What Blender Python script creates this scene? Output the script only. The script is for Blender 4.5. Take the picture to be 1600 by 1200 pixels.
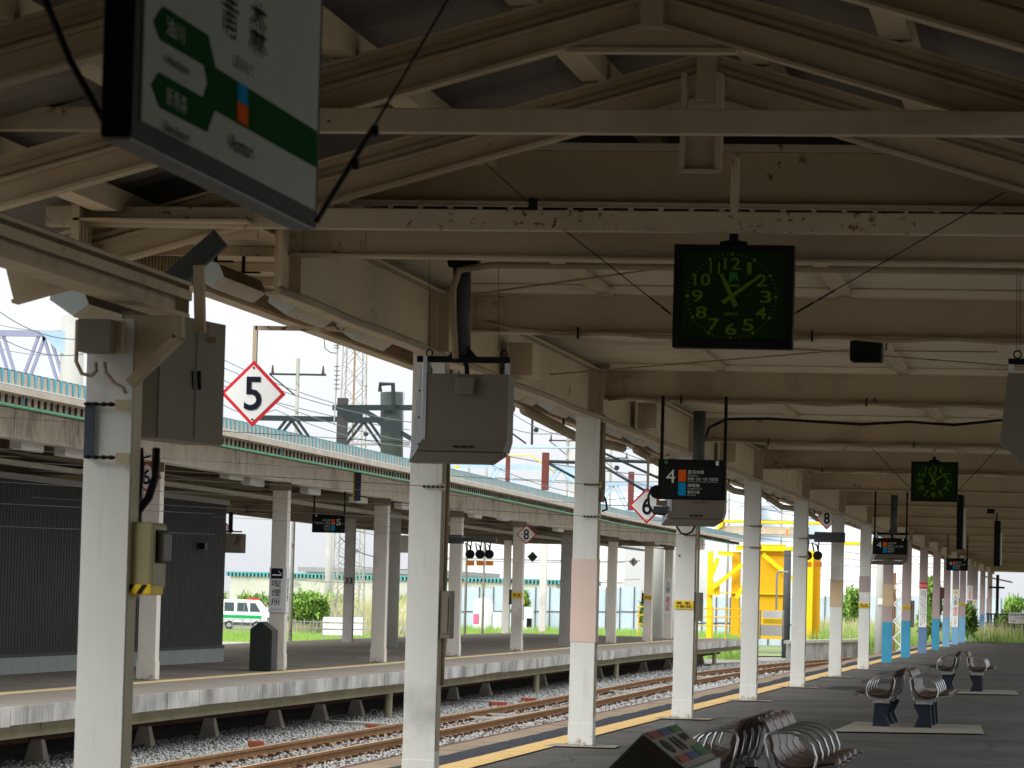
import bpy, math, random
import numpy as np
from mathutils import Vector, Matrix
random.seed(7)
R = math.radians
for o in list(bpy.data.objects): bpy.data.objects.remove(o)
SC = bpy.context.scene
COL = SC.collection

# ------------------------------------------------------------------ camera
H = 1.5; FPX = 6000.0
YAW, PITCH, ROLL = R(8.54), R(3.14), R(1.49)
_F = Vector((-math.sin(YAW)*math.cos(PITCH), math.cos(YAW)*math.cos(PITCH), math.sin(PITCH)))
_R0 = Vector((math.cos(YAW), math.sin(YAW), 0)); _U0 = _R0.cross(_F)
_R = _R0*math.cos(ROLL) + _U0*math.sin(ROLL); _U = -_R0*math.sin(ROLL) + _U0*math.cos(ROLL)
cd = bpy.data.cameras.new("camera"); cam = bpy.data.objects.new("camera", cd); COL.objects.link(cam)
cd.sensor_width = 36; cd.lens = 135; cd.clip_end = 4000; cd.clip_start = 0.5
cam.matrix_world = Matrix(((_R.x, _U.x, -_F.x, 0), (_R.y, _U.y, -_F.y, 0), (_R.z, _U.z, -_F.z, H), (0, 0, 0, 1)))
cd.dof.use_dof = True; cd.dof.focus_distance = 45; cd.dof.aperture_fstop = 12
SC.camera = cam
# ------------------------------------------------------------------ light
w = bpy.data.worlds.new("World"); SC.world = w; w.use_nodes = True
nt = w.node_tree; nt.nodes.clear()
sky = nt.nodes.new('ShaderNodeTexSky'); sky.sky_type = 'NISHITA'; sky.sun_disc = False
SUN_EL, SUN_AZ = R(32), R(208)          # azimuth clockwise from +Y
sky.sun_elevation = SUN_EL; sky.sun_rotation = SUN_AZ; sky.air_density = 1.0; sky.dust_density = 3.0
hs = nt.nodes.new('ShaderNodeHueSaturation'); hs.inputs['Saturation'].default_value = 0.22
mx = nt.nodes.new('ShaderNodeMix'); mx.data_type = 'RGBA'; mx.inputs['Factor'].default_value = 0.75
mx.inputs['B'].default_value = (8.2, 8.6, 9.3, 1)      # even overcast layer
bg = nt.nodes.new('ShaderNodeBackground'); bg.inputs['Strength'].default_value = 0.125
wo = nt.nodes.new('ShaderNodeOutputWorld')
L = nt.links.new
# overcast sky gradient: the zenith is brighter than the horizon
wt = nt.nodes.new('ShaderNodeTexCoord'); sx_ = nt.nodes.new('ShaderNodeSeparateXYZ'); mr = nt.nodes.new('ShaderNodeMapRange'); vm = nt.nodes.new('ShaderNodeVectorMath'); vm.operation = 'SCALE'
mr.inputs[1].default_value = 0; mr.inputs[2].default_value = 1; mr.inputs[3].default_value = .58; mr.inputs[4].default_value = 1.85
vm.inputs[0].default_value = (10.6, 11.0, 11.6)
L(wt.outputs['Generated'], sx_.inputs[0]); L(sx_.outputs['Z'], mr.inputs[0]); L(mr.outputs[0], vm.inputs['Scale']); L(vm.outputs[0], mx.inputs['B'])
L(sky.outputs[0], hs.inputs['Color']); L(hs.outputs[0], mx.inputs['A']); L(mx.outputs['Result'], bg.inputs['Color']); L(bg.outputs[0], wo.inputs[0])
sl = bpy.data.lights.new("sun", 'SUN'); sl.energy = 1.5; sl.angle = R(25); sl.color = (1, .98, .95)
so = bpy.data.objects.new("sun", sl); COL.objects.link(so)
sd = Vector((math.sin(SUN_AZ)*math.cos(SUN_EL), math.cos(SUN_AZ)*math.cos(SUN_EL), math.sin(SUN_EL)))
so.rotation_euler = sd.to_track_quat('Z', 'Y').to_euler()
SC.view_settings.view_transform = 'Standard'; SC.view_settings.look = 'None'
SC.view_settings.exposure = 0.40; SC.view_settings.gamma = 1
SC.cycles.max_bounces = 10; SC.cycles.diffuse_bounces = 6

# ------------------------------------------------------------------ surveying helpers (read positions off the photograph at a known distance)
def _ray(px, py): return _F + _R*((px-800)/FPX) + _U*((600-py)/FPX)
O = Vector((0, 0, H))
def P(px, py, Y): d = _ray(px, py); return O + d*(Y/d.y)
def PX(px, py, X): d = _ray(px, py); return O + d*(X/d.x)
def G(px, py, z=0.0): d = _ray(px, py); return O + d*((z-H)/d.z)

# ------------------------------------------------------------------ materials
MT = {}
def mat(name, col, rough=.7, var=.12, scale=3.0, rust=0.0, dirt=0.0, metal=0.0, bump=0.0, bscale=40, emit=0, streak=0, rustcol=(.16, .06, .02), rscale=9, foot=0, cracks=0, spec=None):
    if name in MT: return MT[name]
    m = bpy.data.materials.new(name); m.use_nodes = True; n = m.node_tree; b = n.nodes['Principled BSDF']; l = n.links.new
    tc = n.nodes.new('ShaderNodeTexCoord'); geo = n.nodes.new('ShaderNodeNewGeometry')
    b.inputs['Specular IOR Level'].default_value = spec if spec is not None else .5 if metal or rough < .3 else .18; b.inputs['Roughness'].default_value = rough; b.inputs['Metallic'].default_value = metal
    def noise(s, det=5, vec=None, r=.6):
        t = n.nodes.new('ShaderNodeTexNoise'); t.inputs['Scale'].default_value = s; t.inputs['Detail'].default_value = det; t.inputs['Roughness'].default_value = r
        l(vec or geo.outputs['Position'], t.inputs['Vector']); return t
    def ramp(src, a, b_):
        r = n.nodes.new('ShaderNodeMapRange'); r.inputs[1].default_value = a; r.inputs[2].default_value = b_; l(src, r.inputs[0]); return r.outputs[0]
    def mixc(fac, A, B):
        x = n.nodes.new('ShaderNodeMix'); x.data_type = 'RGBA'; l(fac, x.inputs['Factor'])
        if isinstance(A, tuple): x.inputs['A'].default_value = A+(1,)
        else: l(A, x.inputs['A'])
        if isinstance(B, tuple): x.inputs['B'].default_value = B+(1,)
        else: l(B, x.inputs['B'])
        return x.outputs['Result']
    lo = tuple(c*(1-var) for c in col); hi = tuple(min(1, c*(1+var)) for c in col)
    t = noise(scale); c = mixc(ramp(t.outputs[0], .3, .7), lo, hi)
    if dirt:
        t2 = noise(scale*.6, 8); c = mixc(ramp(t2.outputs[0], .62-dirt*.25, .8), c, tuple(x*.45 for x in col))
    if streak:
        mp = n.nodes.new('ShaderNodeMapping'); mp.inputs['Scale'].default_value = (26, 26, 1.1); l(geo.outputs['Position'], mp.inputs['Vector'])
        t3 = noise(1.6, 6, mp.outputs[0], .7); t4 = noise(.7, 3)
        mm = n.nodes.new('ShaderNodeMath'); mm.operation = 'ADD'; l(t3.outputs[0], mm.inputs[0]); l(t4.outputs[0], mm.inputs[1])
        c = mixc(ramp(mm.outputs[0], 1.18-streak*.25, 1.25), c, tuple(x*.22 for x in col))
    if rust:
        t5 = noise(rscale, 5, None, .6); t6 = noise(1.3, 3)
        mm = n.nodes.new('ShaderNodeMath'); mm.operation = 'ADD'; l(t5.outputs[0], mm.inputs[0]); l(t6.outputs[0], mm.inputs[1])
        c = mixc(ramp(mm.outputs[0], 1.30-rust*.25, 1.36-rust*.2), c, rustcol)
    if foot:      # rust and splashed dirt creeping up from the floor
        sp = n.nodes.new('ShaderNodeSeparateXYZ'); l(geo.outputs['Position'], sp.inputs[0])
        h = n.nodes.new('ShaderNodeMapRange'); h.inputs[1].default_value = 0; h.inputs[2].default_value = foot; h.inputs[3].default_value = .34; h.inputs[4].default_value = 0; l(sp.outputs['Z'], h.inputs[0])
        t8 = noise(13, 6, None, .7); mm = n.nodes.new('ShaderNodeMath'); mm.operation = 'ADD'; l(t8.outputs[0], mm.inputs[0]); l(h.outputs[0], mm.inputs[1])
        c = mixc(ramp(mm.outputs[0], .74, .92), c, (.26, .19, .11))
        mp2 = n.nodes.new('ShaderNodeMapping'); mp2.inputs['Scale'].default_value = (9, 9, .5); l(geo.outputs['Position'], mp2.inputs['Vector'])
        t9 = noise(2.2, 6, mp2.outputs[0], .7); c = mixc(ramp(t9.outputs[0], .55, .85), c, tuple(x*.72 for x in col))
    if cracks:
        vo = n.nodes.new('ShaderNodeTexVoronoi'); vo.feature = 'DISTANCE_TO_EDGE'; vo.inputs['Scale'].default_value = .42
        wn = noise(1.1, 6); va = n.nodes.new('ShaderNodeVectorMath'); va.operation = 'MULTIPLY_ADD'; va.inputs[1].default_value = (.9, .9, .9); l(wn.outputs['Color'], va.inputs[0]); l(geo.outputs['Position'], va.inputs[2]); l(va.outputs[0], vo.inputs['Vector'])
        cr = ramp(vo.outputs['Distance'], .0, .012); c = mixc(cr, tuple(x*.35 for x in col), c)
        t10 = noise(9, 3); c = mixc(ramp(t10.outputs[0], .70, .74), c, tuple(min(1, x*1.8) for x in col))
    l(c, b.inputs['Base Color'])
    if bump:
        t7 = noise(bscale, 6); bp = n.nodes.new('ShaderNodeBump'); bp.inputs['Strength'].default_value = bump; bp.inputs['Distance'].default_value = .02
        l(t7.outputs[0], bp.inputs['Height']); l(bp.outputs[0], b.inputs['Normal'])
    if emit:
        l(c, b.inputs['Emission Color']); b.inputs['Emission Strength'].default_value = emit
    MT[name] = m; return m
CREAM = mat('roof_cream_paint', (.47, .38, .255), .65, .10, 1.2, rust=.12, dirt=.15)
CREAM2 = mat('tie_cream_paint', (.46, .39, .28), .65, .12, 1.5, rust=.62, dirt=.15, rscale=20)
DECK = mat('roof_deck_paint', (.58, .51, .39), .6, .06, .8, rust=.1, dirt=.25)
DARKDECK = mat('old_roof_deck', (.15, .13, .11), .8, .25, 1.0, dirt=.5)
COLM = mat('column_paint', (.60, .615, .58), .5, .05, 1.3, rust=-.35, dirt=.05, foot=.22, bump=.1, bscale=25)
COLS = mat('column_shade_and_plate', (.40, .35, .24), .6, .1, 1.5, rust=.4)  # column flank shade put into a darker brown, shared by bracket plates
PINK = mat('pink_panel', (.60, .47, .41), .6, .03); TAN = mat('tan_panel', (.52, .40, .25), .6, .05); MAUVE = mat('mauve_paint', (.36, .29, .28), .6, .05)
BLUE = mat('blue_paint', (.05, .27, .43), .5, .08, 2); BLUE2 = mat('slate_blue_paint', (.11, .2, .34), .5, .1, 2); BLUE3 = mat('light_blue_paint', (.16, .36, .55), .5, .1, 2)
FCOL = mat('far_column_paint', (.74, .70, .63), .6, .05, 1, dirt=.1, foot=.2); FGREY = mat('grey_column_paint', (.32, .31, .29), .6, .08)
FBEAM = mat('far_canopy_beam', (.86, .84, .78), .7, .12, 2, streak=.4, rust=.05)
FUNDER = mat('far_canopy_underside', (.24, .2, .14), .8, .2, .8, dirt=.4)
TURQ = mat('turquoise_cap', (.10, .42, .52), .5, .12, 2); BEIGE = mat('roof_edge_beige', (.52, .46, .36), .7, .12, 2, rust=.2)
GREENP = mat('green_pipe', (.13, .42, .22), .5, .1)
ASPH = mat('platform_asphalt', (.095, .090, .080), .9, .22, .6, dirt=.35, bump=.5, bscale=60, cracks=1)
ASPH2 = mat('dark_edge_asphalt', (.035, .037, .046), .9, .25, 2.0, bump=.5, bscale=60)
FASPH = mat('far_platform_asphalt', (.235, .205, .17), .9, .2, .35, dirt=.2, bump=.4, bscale=50, cracks=1)
FCONC = mat('far_platform_concrete', (.30, .26, .21), .9, .12, .7, dirt=.2)
YEL = mat('tactile_yellow', (.66, .44, .17), .8, .12, 3, dirt=.2, bump=.4, bscale=30)
YELF = mat('far_yellow_line', (.86, .66, .34), .8, .1, 2)
TANC = mat('edge_tan_concrete', (.26, .20, .13), .9, .2, 1.6, dirt=.35); REDB = mat('edge_steel_rust', (.10, .03, .025), .8, .3, 4)
SLABW = mat('slab_edge_whitewash', (.62, .61, .56), .85, .14, 1.2, streak=1.15, dirt=.3)
OLIVE = mat('olive_girder', (.36, .34, .21), .7, .15, 1.5, rust=.2); CONC = mat('concrete', (.62, .58, .49), .9, .15, 3, dirt=.3, bump=.3)
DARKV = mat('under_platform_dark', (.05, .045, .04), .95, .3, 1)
RUST = mat('rusty_rail', (.33, .19, .09), .7, .25, 4, rust=.2); RAILT = mat('rail_head', (.56, .33, .16), .45, .15, 3); DKRUST = mat('dark_rust', (.09, .045, .03), .8, .3, 3)
BALL = mat('ballast_bed', (.24, .22, .19), .95, .35, 6, dirt=.3, bump=.8, bscale=15)
STONE = mat('ballast_stone', (.42, .42, .395), .9, .45, 14); WOOD = mat('sleeper_wood', (.14, .10, .07), .9, .25, 3)
CLAD = mat('charcoal_cladding', (.032, .029, .033), .6, .1, 1); TRIML = mat('light_metal_trim', (.30, .31, .30), .6, .08); PLINTH = mat('plinth', (.27, .30, .29), .7, .08, 1.5)
BOXG = mat('display_housing', (.17, .15, .12), .55, .05, 1.5); BOXW = mat('display_skylit_side_strap', (.50, .53, .57), .5, .04, 1)  # side colour has sky light painted in; straps and trim share it
BLK = mat('black_steel', (.006, .006, .007), .7, .2, 3); GREYP = mat('grey_pipe', (.06, .065, .07), .5, .1); DGREY = mat('dark_grey', (.05, .05, .05), .6, .1)
CABL = mat('cream_cable', (.30, .24, .16), .6, .15, 2); CABD = mat('black_cable', (.01, .01, .012), .45, .1); CAB = mat('cabinet_grey', (.17, .15, .11), .6, .1, 1.5, rust=.2)
FIXW = mat('fixture_end_sky_tint', (.48, .55, .56), .6, .06); FIXL = mat('fixture_reflector', (.58, .52, .42), .6, .12, 4, rust=.15); FIXD = mat('fixture_back', (.12, .09, .06), .7, .2)  # end caps carry sky light as a bluish tint in their colour
WHT = mat('white_enamel', (.78, .80, .78), .4, .02); RED = mat('red_enamel', (.62, .02, .03), .4, .05); NAVY = mat('black_enamel', (.015, .017, .03), .9, .02, spec=.02)
SGRN = mat('sign_green', (.007, .075, .013), .9, .02, spec=.02); SBLU = mat('sign_blue', (.01, .27, .55), .9, .02, spec=.02); SORG = mat('sign_orange', (.75, .12, .015), .9, .02, spec=.02)
SBLK = mat('sign_black', (.018, .02, .02), .9, .02, spec=.02); STXT = mat('sign_text_white', (.66, .72, .68), .5, .02); YELL = mat('yellow_label', (.75, .52, .03), .5, .03)
SIGW = mat('station_sign_face', (.46, .49, .46), .9, .05, 3, spec=.02); ORNG = mat('orange_lamp_box', (.85, .26, .03), .5, .03)
CLKG = mat('clock_dial', (.010, .032, .008), .9, .05, spec=.02); CLKT = mat('clock_luminous', (.12, .20, .01), .9, .05, spec=.02); CLKR = mat('clock_mark_green', (.02, .20, .04), .5, .05)
STEEL = mat('brushed_steel', (.50, .51, .52), .3, .05, 4, metal=.85); SEAT = mat('seat_brown', (.105, .072, .058), .42, .05); LEG = mat('bench_leg', (.016, .022, .035), .5, .1)
BINM = mat('bin_side', (.085, .078, .068), .5, .05); BINT = mat('bin_top_steel', (.34, .33, .27), .35, .05, metal=.3)
CONCP = mat('utility_concrete', (.42, .42, .38), .9, .08, 1); OLE = mat('gantry_paint', (.020, .030, .032), .6, .1, 2); OLEB = mat('gantry_blue', (.33, .47, .58), .6, .1, 2); REDP = mat('red_lead_paint', (.14, .04, .03), .7, .2, 2)
TOWER = mat('tower_galv', (.33, .33, .28), .6, .2, 1, rust=.6); CYEL = mat('crane_yellow', (.88, .60, .01), .5, .05, .5); CYEL2 = mat('crane_amber', (.72, .40, .01), .5, .05, .5)
WALLB = mat('warehouse_cladding', (.58, .57, .49), .8, .06, .3, streak=.25); WALLW = mat('hall_white', (.80, .80, .76), .8, .03, .2); BLDB = mat('pale_blue_building', (.76, .83, .88), .7, .05, .1); TROOF = mat('turquoise_roof', (.12, .36, .36), .6, .1)
HOARD = mat('blue_hoarding', (.50, .60, .66), .7, .1, .5, dirt=.1); GRASS = mat('grass_ground', (.20, .24, .11), .95, .3, .15, dirt=.1); LEAF = mat('leaf', (.13, .25, .045), .8, .4, .6); LEAFY = mat('reed', (.55, .52, .28), .9, .3, .8)
GRND = mat('yard_ground', (.27, .26, .22), .95, .15, .1, dirt=.2); VANW = mat('van_white', (.8, .82, .82), .3, .02); VGRN = mat('van_green', (.01, .36, .10), .4, .03); GLS = mat('dark_glass', (.05, .08, .09), .1, .1)
BRICK = mat('red_scrap', (.38, .11, .06), .9, .15, 5); BRDW = mat('weathered_board', (.60, .58, .52), .85, .1, 4)

# ------------------------------------------------------------------ mesh building
class MB:
    def __init__(s): s.v = []; s.f = []; s.m = []; s.mats = []
    def mi(s, m):
        if m not in s.mats: s.mats.append(m)
        return s.mats.index(m)
    def add(s, vs, fs, m):
        k = len(s.v); i = s.mi(m); s.v += [tuple(v) for v in vs]
        for f in fs: s.f.append(tuple(a+k for a in f)); s.m.append(i)
    def box(s, x0, x1, y0, y1, z0, z1, m):
        v = [(x, y, z) for z in (z0, z1) for y in (y0, y1) for x in (x0, x1)]
        s.add(v, [(0, 2, 3, 1), (4, 5, 7, 6), (0, 1, 5, 4), (2, 6, 7, 3), (0, 4, 6, 2), (1, 3, 7, 5)], m); return s
    def cbox(s, c, sx, sy, sz, m, rot=None):
        c = Vector(c); v = []
        for z in (-.5, .5):
            for y in (-.5, .5):
                for x in (-.5, .5):
                    p = Vector((x*sx, y*sy, z*sz)); p = rot @ p if rot else p; v.append(c+p)
        s.add(v, [(0, 2, 3, 1), (4, 5, 7, 6), (0, 1, 5, 4), (2, 6, 7, 3), (0, 4, 6, 2), (1, 3, 7, 5)], m); return s
    def beam(s, a, b, wd, ht, m, up=(0, 0, 1)):      # bar of rectangular section from a to b
        a, b = Vector(a), Vector(b); d = (b-a); d.normalize(); u = Vector(up); r = d.cross(u)
        if r.length < 1e-4: r = d.cross(Vector((1, 0, 0)))
        r.normalize(); u = r.cross(d); v = []
        for p in (a, b):
            for i, j in ((-1, -1), (1, -1), (1, 1), (-1, 1)): v.append(p+r*(i*wd/2)+u*(j*ht/2))
        s.add(v, [(0, 1, 2, 3), (7, 6, 5, 4), (0, 4, 5, 1), (1, 5, 6, 2), (2, 6, 7, 3), (3, 7, 4, 0)], m); return s
    def ibeam(s, a, b, wd, ht, m, t=.02, up=(0, 0, 1)):   # a,b at mid height
        a, b = Vector(a), Vector(b); d = (b-a).normalized(); u = Vector(up); r = d.cross(u).normalized(); u = r.cross(d)
        s.beam(a, b, .02, ht-2*t, m, up); s.beam(a+u*(ht/2-t/2), b+u*(ht/2-t/2), wd, t, m, up); s.beam(a-u*(ht/2-t/2), b-u*(ht/2-t/2), wd, t, m, up); return s
    def tube(s, pts, r, m, n=8, cap=True):
        pts = [Vector(p) for p in pts]; rings = []; k = len(pts)
        rr = r if isinstance(r, (list, tuple)) else [r]*k
        prev = None; vs = []
        for i, p in enumerate(pts):
            d = (pts[min(i+1, k-1)]-pts[max(i-1, 0)]).normalized()
            if prev is None: x = d.cross(Vector((0, 0, 1)));  x = x if x.length > 1e-3 else d.cross(Vector((1, 0, 0)))
            else: x = prev - d*prev.dot(d)
            x.normalize(); prev = x; y = d.cross(x)
            for j in range(n):
                a = 2*math.pi*j/n; vs.append(p+(x*math.cos(a)+y*math.sin(a))*rr[i])
        fs = [(i*n+j, i*n+(j+1) % n, (i+1)*n+(j+1) % n, (i+1)*n+j) for i in range(k-1) for j in range(n)]
        if cap: fs += [tuple(range(n))[::-1], tuple((k-1)*n+j for j in range(n))]
        s.add(vs, fs, m); return s
    def prism(s, poly, ext, m):          # poly: 3D points (planar), ext: extrusion vector
        poly = [Vector(p) for p in poly]; e = Vector(ext); n = len(poly)
        vs = poly+[p+e for p in poly]
        s.add(vs, [tuple(range(n))[::-1], tuple(range(n, 2*n))]+[(i, (i+1) % n, n+(i+1) % n, n+i) for i in range(n)], m); return s
    def quad(s, pts, m): s.add(pts, [tuple(range(len(pts)))], m); return s
    def disc(s, c, r, ax, th, m, n=20, u=None):
        c = Vector(c); ax = Vector(ax).normalized(); x = Vector(u).normalized() if u else ax.orthogonal().normalized(); y = ax.cross(x)
        return s.prism([c+(x*math.cos(2*math.pi*i/n)+y*math.sin(2*math.pi*i/n))*r for i in range(n)], ax*th, m)
    def build(s, name, parent=None, bevel=0, smooth=False, **kw):
        me = bpy.data.meshes.new(name); me.from_pydata(s.v, [], s.f); me.polygons.foreach_set('material_index', s.m)
        for m in s.mats: me.materials.append(m)
        if smooth: me.polygons.foreach_set('use_smooth', [True]*len(me.polygons))
        me.update()
        o = bpy.data.objects.new(name, me); COL.objects.link(o)
        if parent:
            o.parent = parent; o.matrix_parent_inverse = parent.matrix_world.inverted() if False else Matrix.Translation(-parent.location) if parent.rotation_euler.z == 0 else parent.matrix_basis.inverted()
        if bevel:
            b = o.modifiers.new('bevel', 'BEVEL'); b.width = bevel; b.segments = 2; b.limit_method = 'ANGLE'
        tag(o, **kw); return o
def tag(o, label=None, cat=None, group=None, kind=None):
    if label: o['label'] = label
    if cat: o['category'] = cat
    if group: o['group'] = group
    if kind: o['kind'] = kind
    return o
def thing(name, label, cat, loc=(0, 0, 0), group=None):
    o = bpy.data.objects.new(name, None); o.location = loc; o.empty_display_size = .2; COL.objects.link(o); return tag(o, label, cat, group)
def copy_tree(o, parent=None):
    c = o.copy(); COL.objects.link(c)
    if parent: c.parent = parent
    for ch in list(o.children): copy_tree(ch, c)
    return c
FONT = None
def text(body, name, o0, ux, uz, m, parent=None, bold=0.0, depth=.002, fit=True, **kw):
    """text filling the rectangle that starts at o0 and spans vectors ux (reading direction) and uz (upwards)"""
    cu = bpy.data.curves.new(name, 'FONT'); cu.body = body; cu.size = 1; cu.offset = bold; cu.resolution_u = 3; cu.space_line = .95
    t = bpy.data.objects.new(name, cu); COL.objects.link(t)
    dg = bpy.context.evaluated_depsgraph_get(); me = bpy.data.meshes.new_from_object(t.evaluated_get(dg)); bpy.data.objects.remove(t)
    n = len(me.vertices); co = np.zeros(n*3); me.vertices.foreach_get('co', co); co = co.reshape(-1, 3)
    if n == 0: return None
    mn = co.min(0); sz = co.max(0)-mn; sz[sz == 0] = 1
    ux, uz, o0 = Vector(ux), Vector(uz), Vector(o0)
    q = (co-mn)/sz
    nn = ux.cross(uz).normalized()
    out = np.array(o0)[None]+q[:, :1]*np.array(ux)[None]+q[:, 1:2]*np.array(uz)[None]+np.array(nn)[None]*.003
    me.vertices.foreach_set('co', out.ravel()); me.materials.clear(); me.materials.append(m); me.update()
    o = bpy.data.objects.new(name, me); COL.objects.link(o)
    if parent: o.parent = parent; o.matrix_parent_inverse = Matrix.Translation(-parent.location)
    return tag(o, **kw)
def ftext(body, name, x0, x1, z0, z1, y, m, parent=None, bold=0.0, **kw):   # faces the -Y side
    return text(body, name, (x0, y, z0), (x1-x0, 0, 0), (0, 0, z1-z0), m, parent, bold, **kw)

# ================================================================== SETTING
def interp(tab, y):
    if y <= tab[0][0]: return tab[0][1]
    for (a, p), (b, q) in zip(tab, tab[1:]):
        if y <= b: return p+(q-p)*(y-a)/(b-a)
    return tab[-1][1]
def cc(y): return interp([(0, 0), (65, 0), (80, 0), (92, -.15), (105, -.35), (120, -.25), (133, .15), (145, .8), (160, 2.0), (180, 3.6), (200, 5.2)], y)
def fc(y): return interp([(0, 0), (75, 0), (90, -.15), (101, -.3), (113, -.5), (132, -.4), (160, -.3)], y)
def strip(x0, x1, y0, y1, z0, z1, m, fn=cc, step=4, mb=None):
    mb = mb or MB(); ys = np.linspace(y0, y1, max(2, int((y1-y0)/step)+1))
    sec = [(x0, z0), (x1, z0), (x1, z1), (x0, z1)]; vs = [(x+fn(y), y, z) for y in ys for x, z in sec]; n = len(ys)
    fs = [(i*4+j, i*4+(j+1) % 4, i*4+4+(j+1) % 4, i*4+4+j) for i in range(n-1) for j in range(4)]+[(3, 2, 1, 0), tuple((n-1)*4+j for j in range(4))]
    mb.add(vs, fs, m); return mb
zero = lambda y: 0.0
MB().quad([(-1500, -60, -1.0), (900, -60, -1.0), (900, 2600, -1.0), (-1500, 2600, -1.0)], GRND).build('ground', kind='structure')
MB().quad([(-60, 150, -.95), (-24, 150, -.95), (-2, 200, -.95), (20, 300, -.95), (-80, 330, -.95), (-120, 200, -.95), (-60, 90, -.95)], GRASS).build('grass_verge', kind='structure')
strip(-14.6, -6.2, 5, 230, -1.2, -.90, BALL).build('ballast_bed', kind='structure')
near = MB(); near.box(-6.15, 2.4, -30, 250, -1.0, 0, ASPH); near.build('near_platform', kind='structure')
MB().box(-6.22, -6.15, -30, 250, -.9, .002, REDB).build('platform_edge_steel', kind='structure')
def wavy(x0, x1, y0, y1, z, m, amp, name):
    rnd = random.Random(3); mb = MB(); ys = np.arange(y0, y1, .35); a = [rnd.uniform(-amp, amp) for _ in ys]
    for i in range(1, len(a)): a[i] = a[i-1]*.8+a[i]*.5
    vs = []
    for y, d in zip(ys, a): vs += [(x0+d, y, z), (x1+d*.4, y, z)]
    mb.add(vs, [(2*i, 2*i+1, 2*i+3, 2*i+2) for i in range(len(ys)-1)], m); return mb.build(name, kind='structure')
MB().quad([(-6.15, -30, .004), (-5.70, -30, .004), (-5.70, 250, .004), (-6.15, 250, .004)], TANC).build('edge_concrete_strip', kind='structure')
wavy(-5.80, -5.46, -10, 250, .008, ASPH2, .05, 'asphalt_edge_strip')
wavy(-5.47, -5.17, -10, 250, .012, YEL, .012, 'yellow_tactile_line')
rn = random.Random(5); pm = MB(); PATCH = mat('asphalt_patch', (.13, .125, .11), .9, .1)
for i in range(16):
    x, y = rn.choice([rn.uniform(-4.6, -3.2), rn.uniform(-.9, .3)]), rn.uniform(34, 110); a, b = rn.uniform(.15, .5), rn.uniform(.5, 2.6)
    pm.quad([(x+a*math.cos(t*.5236)*rn.uniform(.7, 1.2), y+b*math.sin(t*.5236)*rn.uniform(.7, 1.2), .004+.0005*i) for t in range(12)], rn.choice([ASPH2, ASPH2, PATCH]))
pm.build('asphalt_patches', kind='structure')
# far platform
strip(-22.2, -12.72, 5, 150, -.20, 0, FASPH, fc).build('far_platform', kind='structure')
strip(-14.12, -12.70, 5, 150, .003, .004, FCONC, fc).build('far_edge_concrete', kind='structure')
strip(-14.42, -14.12, 5, 150, .006, .008, YELF, fc).build('far_yellow_line', kind='structure')
sw = MB(); y = 5.0; rn = random.Random(2)
while y < 150:
    l = rn.uniform(1.6, 2.3); e = min(y+l, 150)
    strip(-12.72, -12.66-rn.uniform(0, .02), y, e-.02, -.215-rn.uniform(0, .02), .002, SLABW, fc, 2, sw); y = e
sw.build('slab_edge', kind='structure')
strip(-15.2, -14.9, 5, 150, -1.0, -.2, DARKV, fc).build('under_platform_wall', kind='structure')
pf = thing('edge_girder', 'olive girder on round posts carrying the far platform edge over the ballast', 'platform frame', (-12.9, 60, -.9))
strip(-13.0, -12.86, 5, 150, -.41, -.21, OLIVE, fc).build('girder', pf)
strip(-13.78, -13.68, 5, 150, -.60, -.52, DKRUST, fc).build('rear_rail', pf)
for px, py in ((577, 1121), (812, 1083), (968, 1062), (1130, 1040)):
    g = G(px, py, -.88); g.x = min(g.x, -12.93+fc(g.y)); g.x = -12.93+fc(g.y)
    MB().tube([(g.x, g.y, -.95), (g.x, g.y, -.41)], .075, OLIVE, 14).build('post', pf, smooth=False)
ORD = 'first second third fourth fifth sixth seventh eighth ninth tenth eleventh twelfth thirteenth fourteenth fifteenth sixteenth'.split()
for i, (px, py) in enumerate([(50, 1195), (215, 1170), (320, 1155), (425, 1140), (510, 1130), (580, 1122), (660, 1108), (720, 1098), (770, 1090), (870, 1076), (930, 1068), (985, 1062), (1045, 1052), (1090, 1047), (1140, 1040)]):
    g = G(px, py, -.9); x, y = -13.6+fc(g.y), g.y; mb = MB(); a, b, h = .16+.03*rn.random(), .08, .36
    vs = [(x+sx*a, y+sy*a, -.95) for sx, sy in ((-1, -1), (1, -1), (1, 1), (-1, 1))]+[(x+sx*b, y+sy*b, -.56) for sx, sy in ((-1, -1), (1, -1), (1, 1), (-1, 1))]
    mb.add(vs, [(3, 2, 1, 0), (4, 5, 6, 7), (0, 1, 5, 4), (1, 2, 6, 5), (2, 3, 7, 6), (3, 0, 4, 7)], CONC)
    mb.build('footing', bevel=.015, label='tapered concrete footing under the far platform edge, %s footing from the left' % ORD[i], cat='footing', group='concrete footings under the far platform')
# retaining wall beyond the far platform
rw = thing('retaining_wall', 'low whitish panelled retaining wall curving beside the track past the far platform', 'wall', (-11.2, 154, -.95))
a, b = MB(), MB()
pts = [(-11.4, 150), (-10.9, 155), (-9.9, 162), (-8.9, 171), (-8.2, 180), (-7.6, 190), (-7.2, 205)]
for (x0, y0), (x1, y1) in zip(pts, pts[1:]):
    for k in range(4):
        t0, t1 = k/4, (k+.93)/4
        a.beam((x0+(x1-x0)*t0, y0+(y1-y0)*t0, -.50), (x0+(x1-x0)*t1, y0+(y1-y0)*t1, -.50), .12, .75, SLABW)
    b.beam((x0, y0, -.06), (x1, y1, -.06), .3, .12, CONC)
a.build('panel', rw); b.build('coping', rw)
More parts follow.
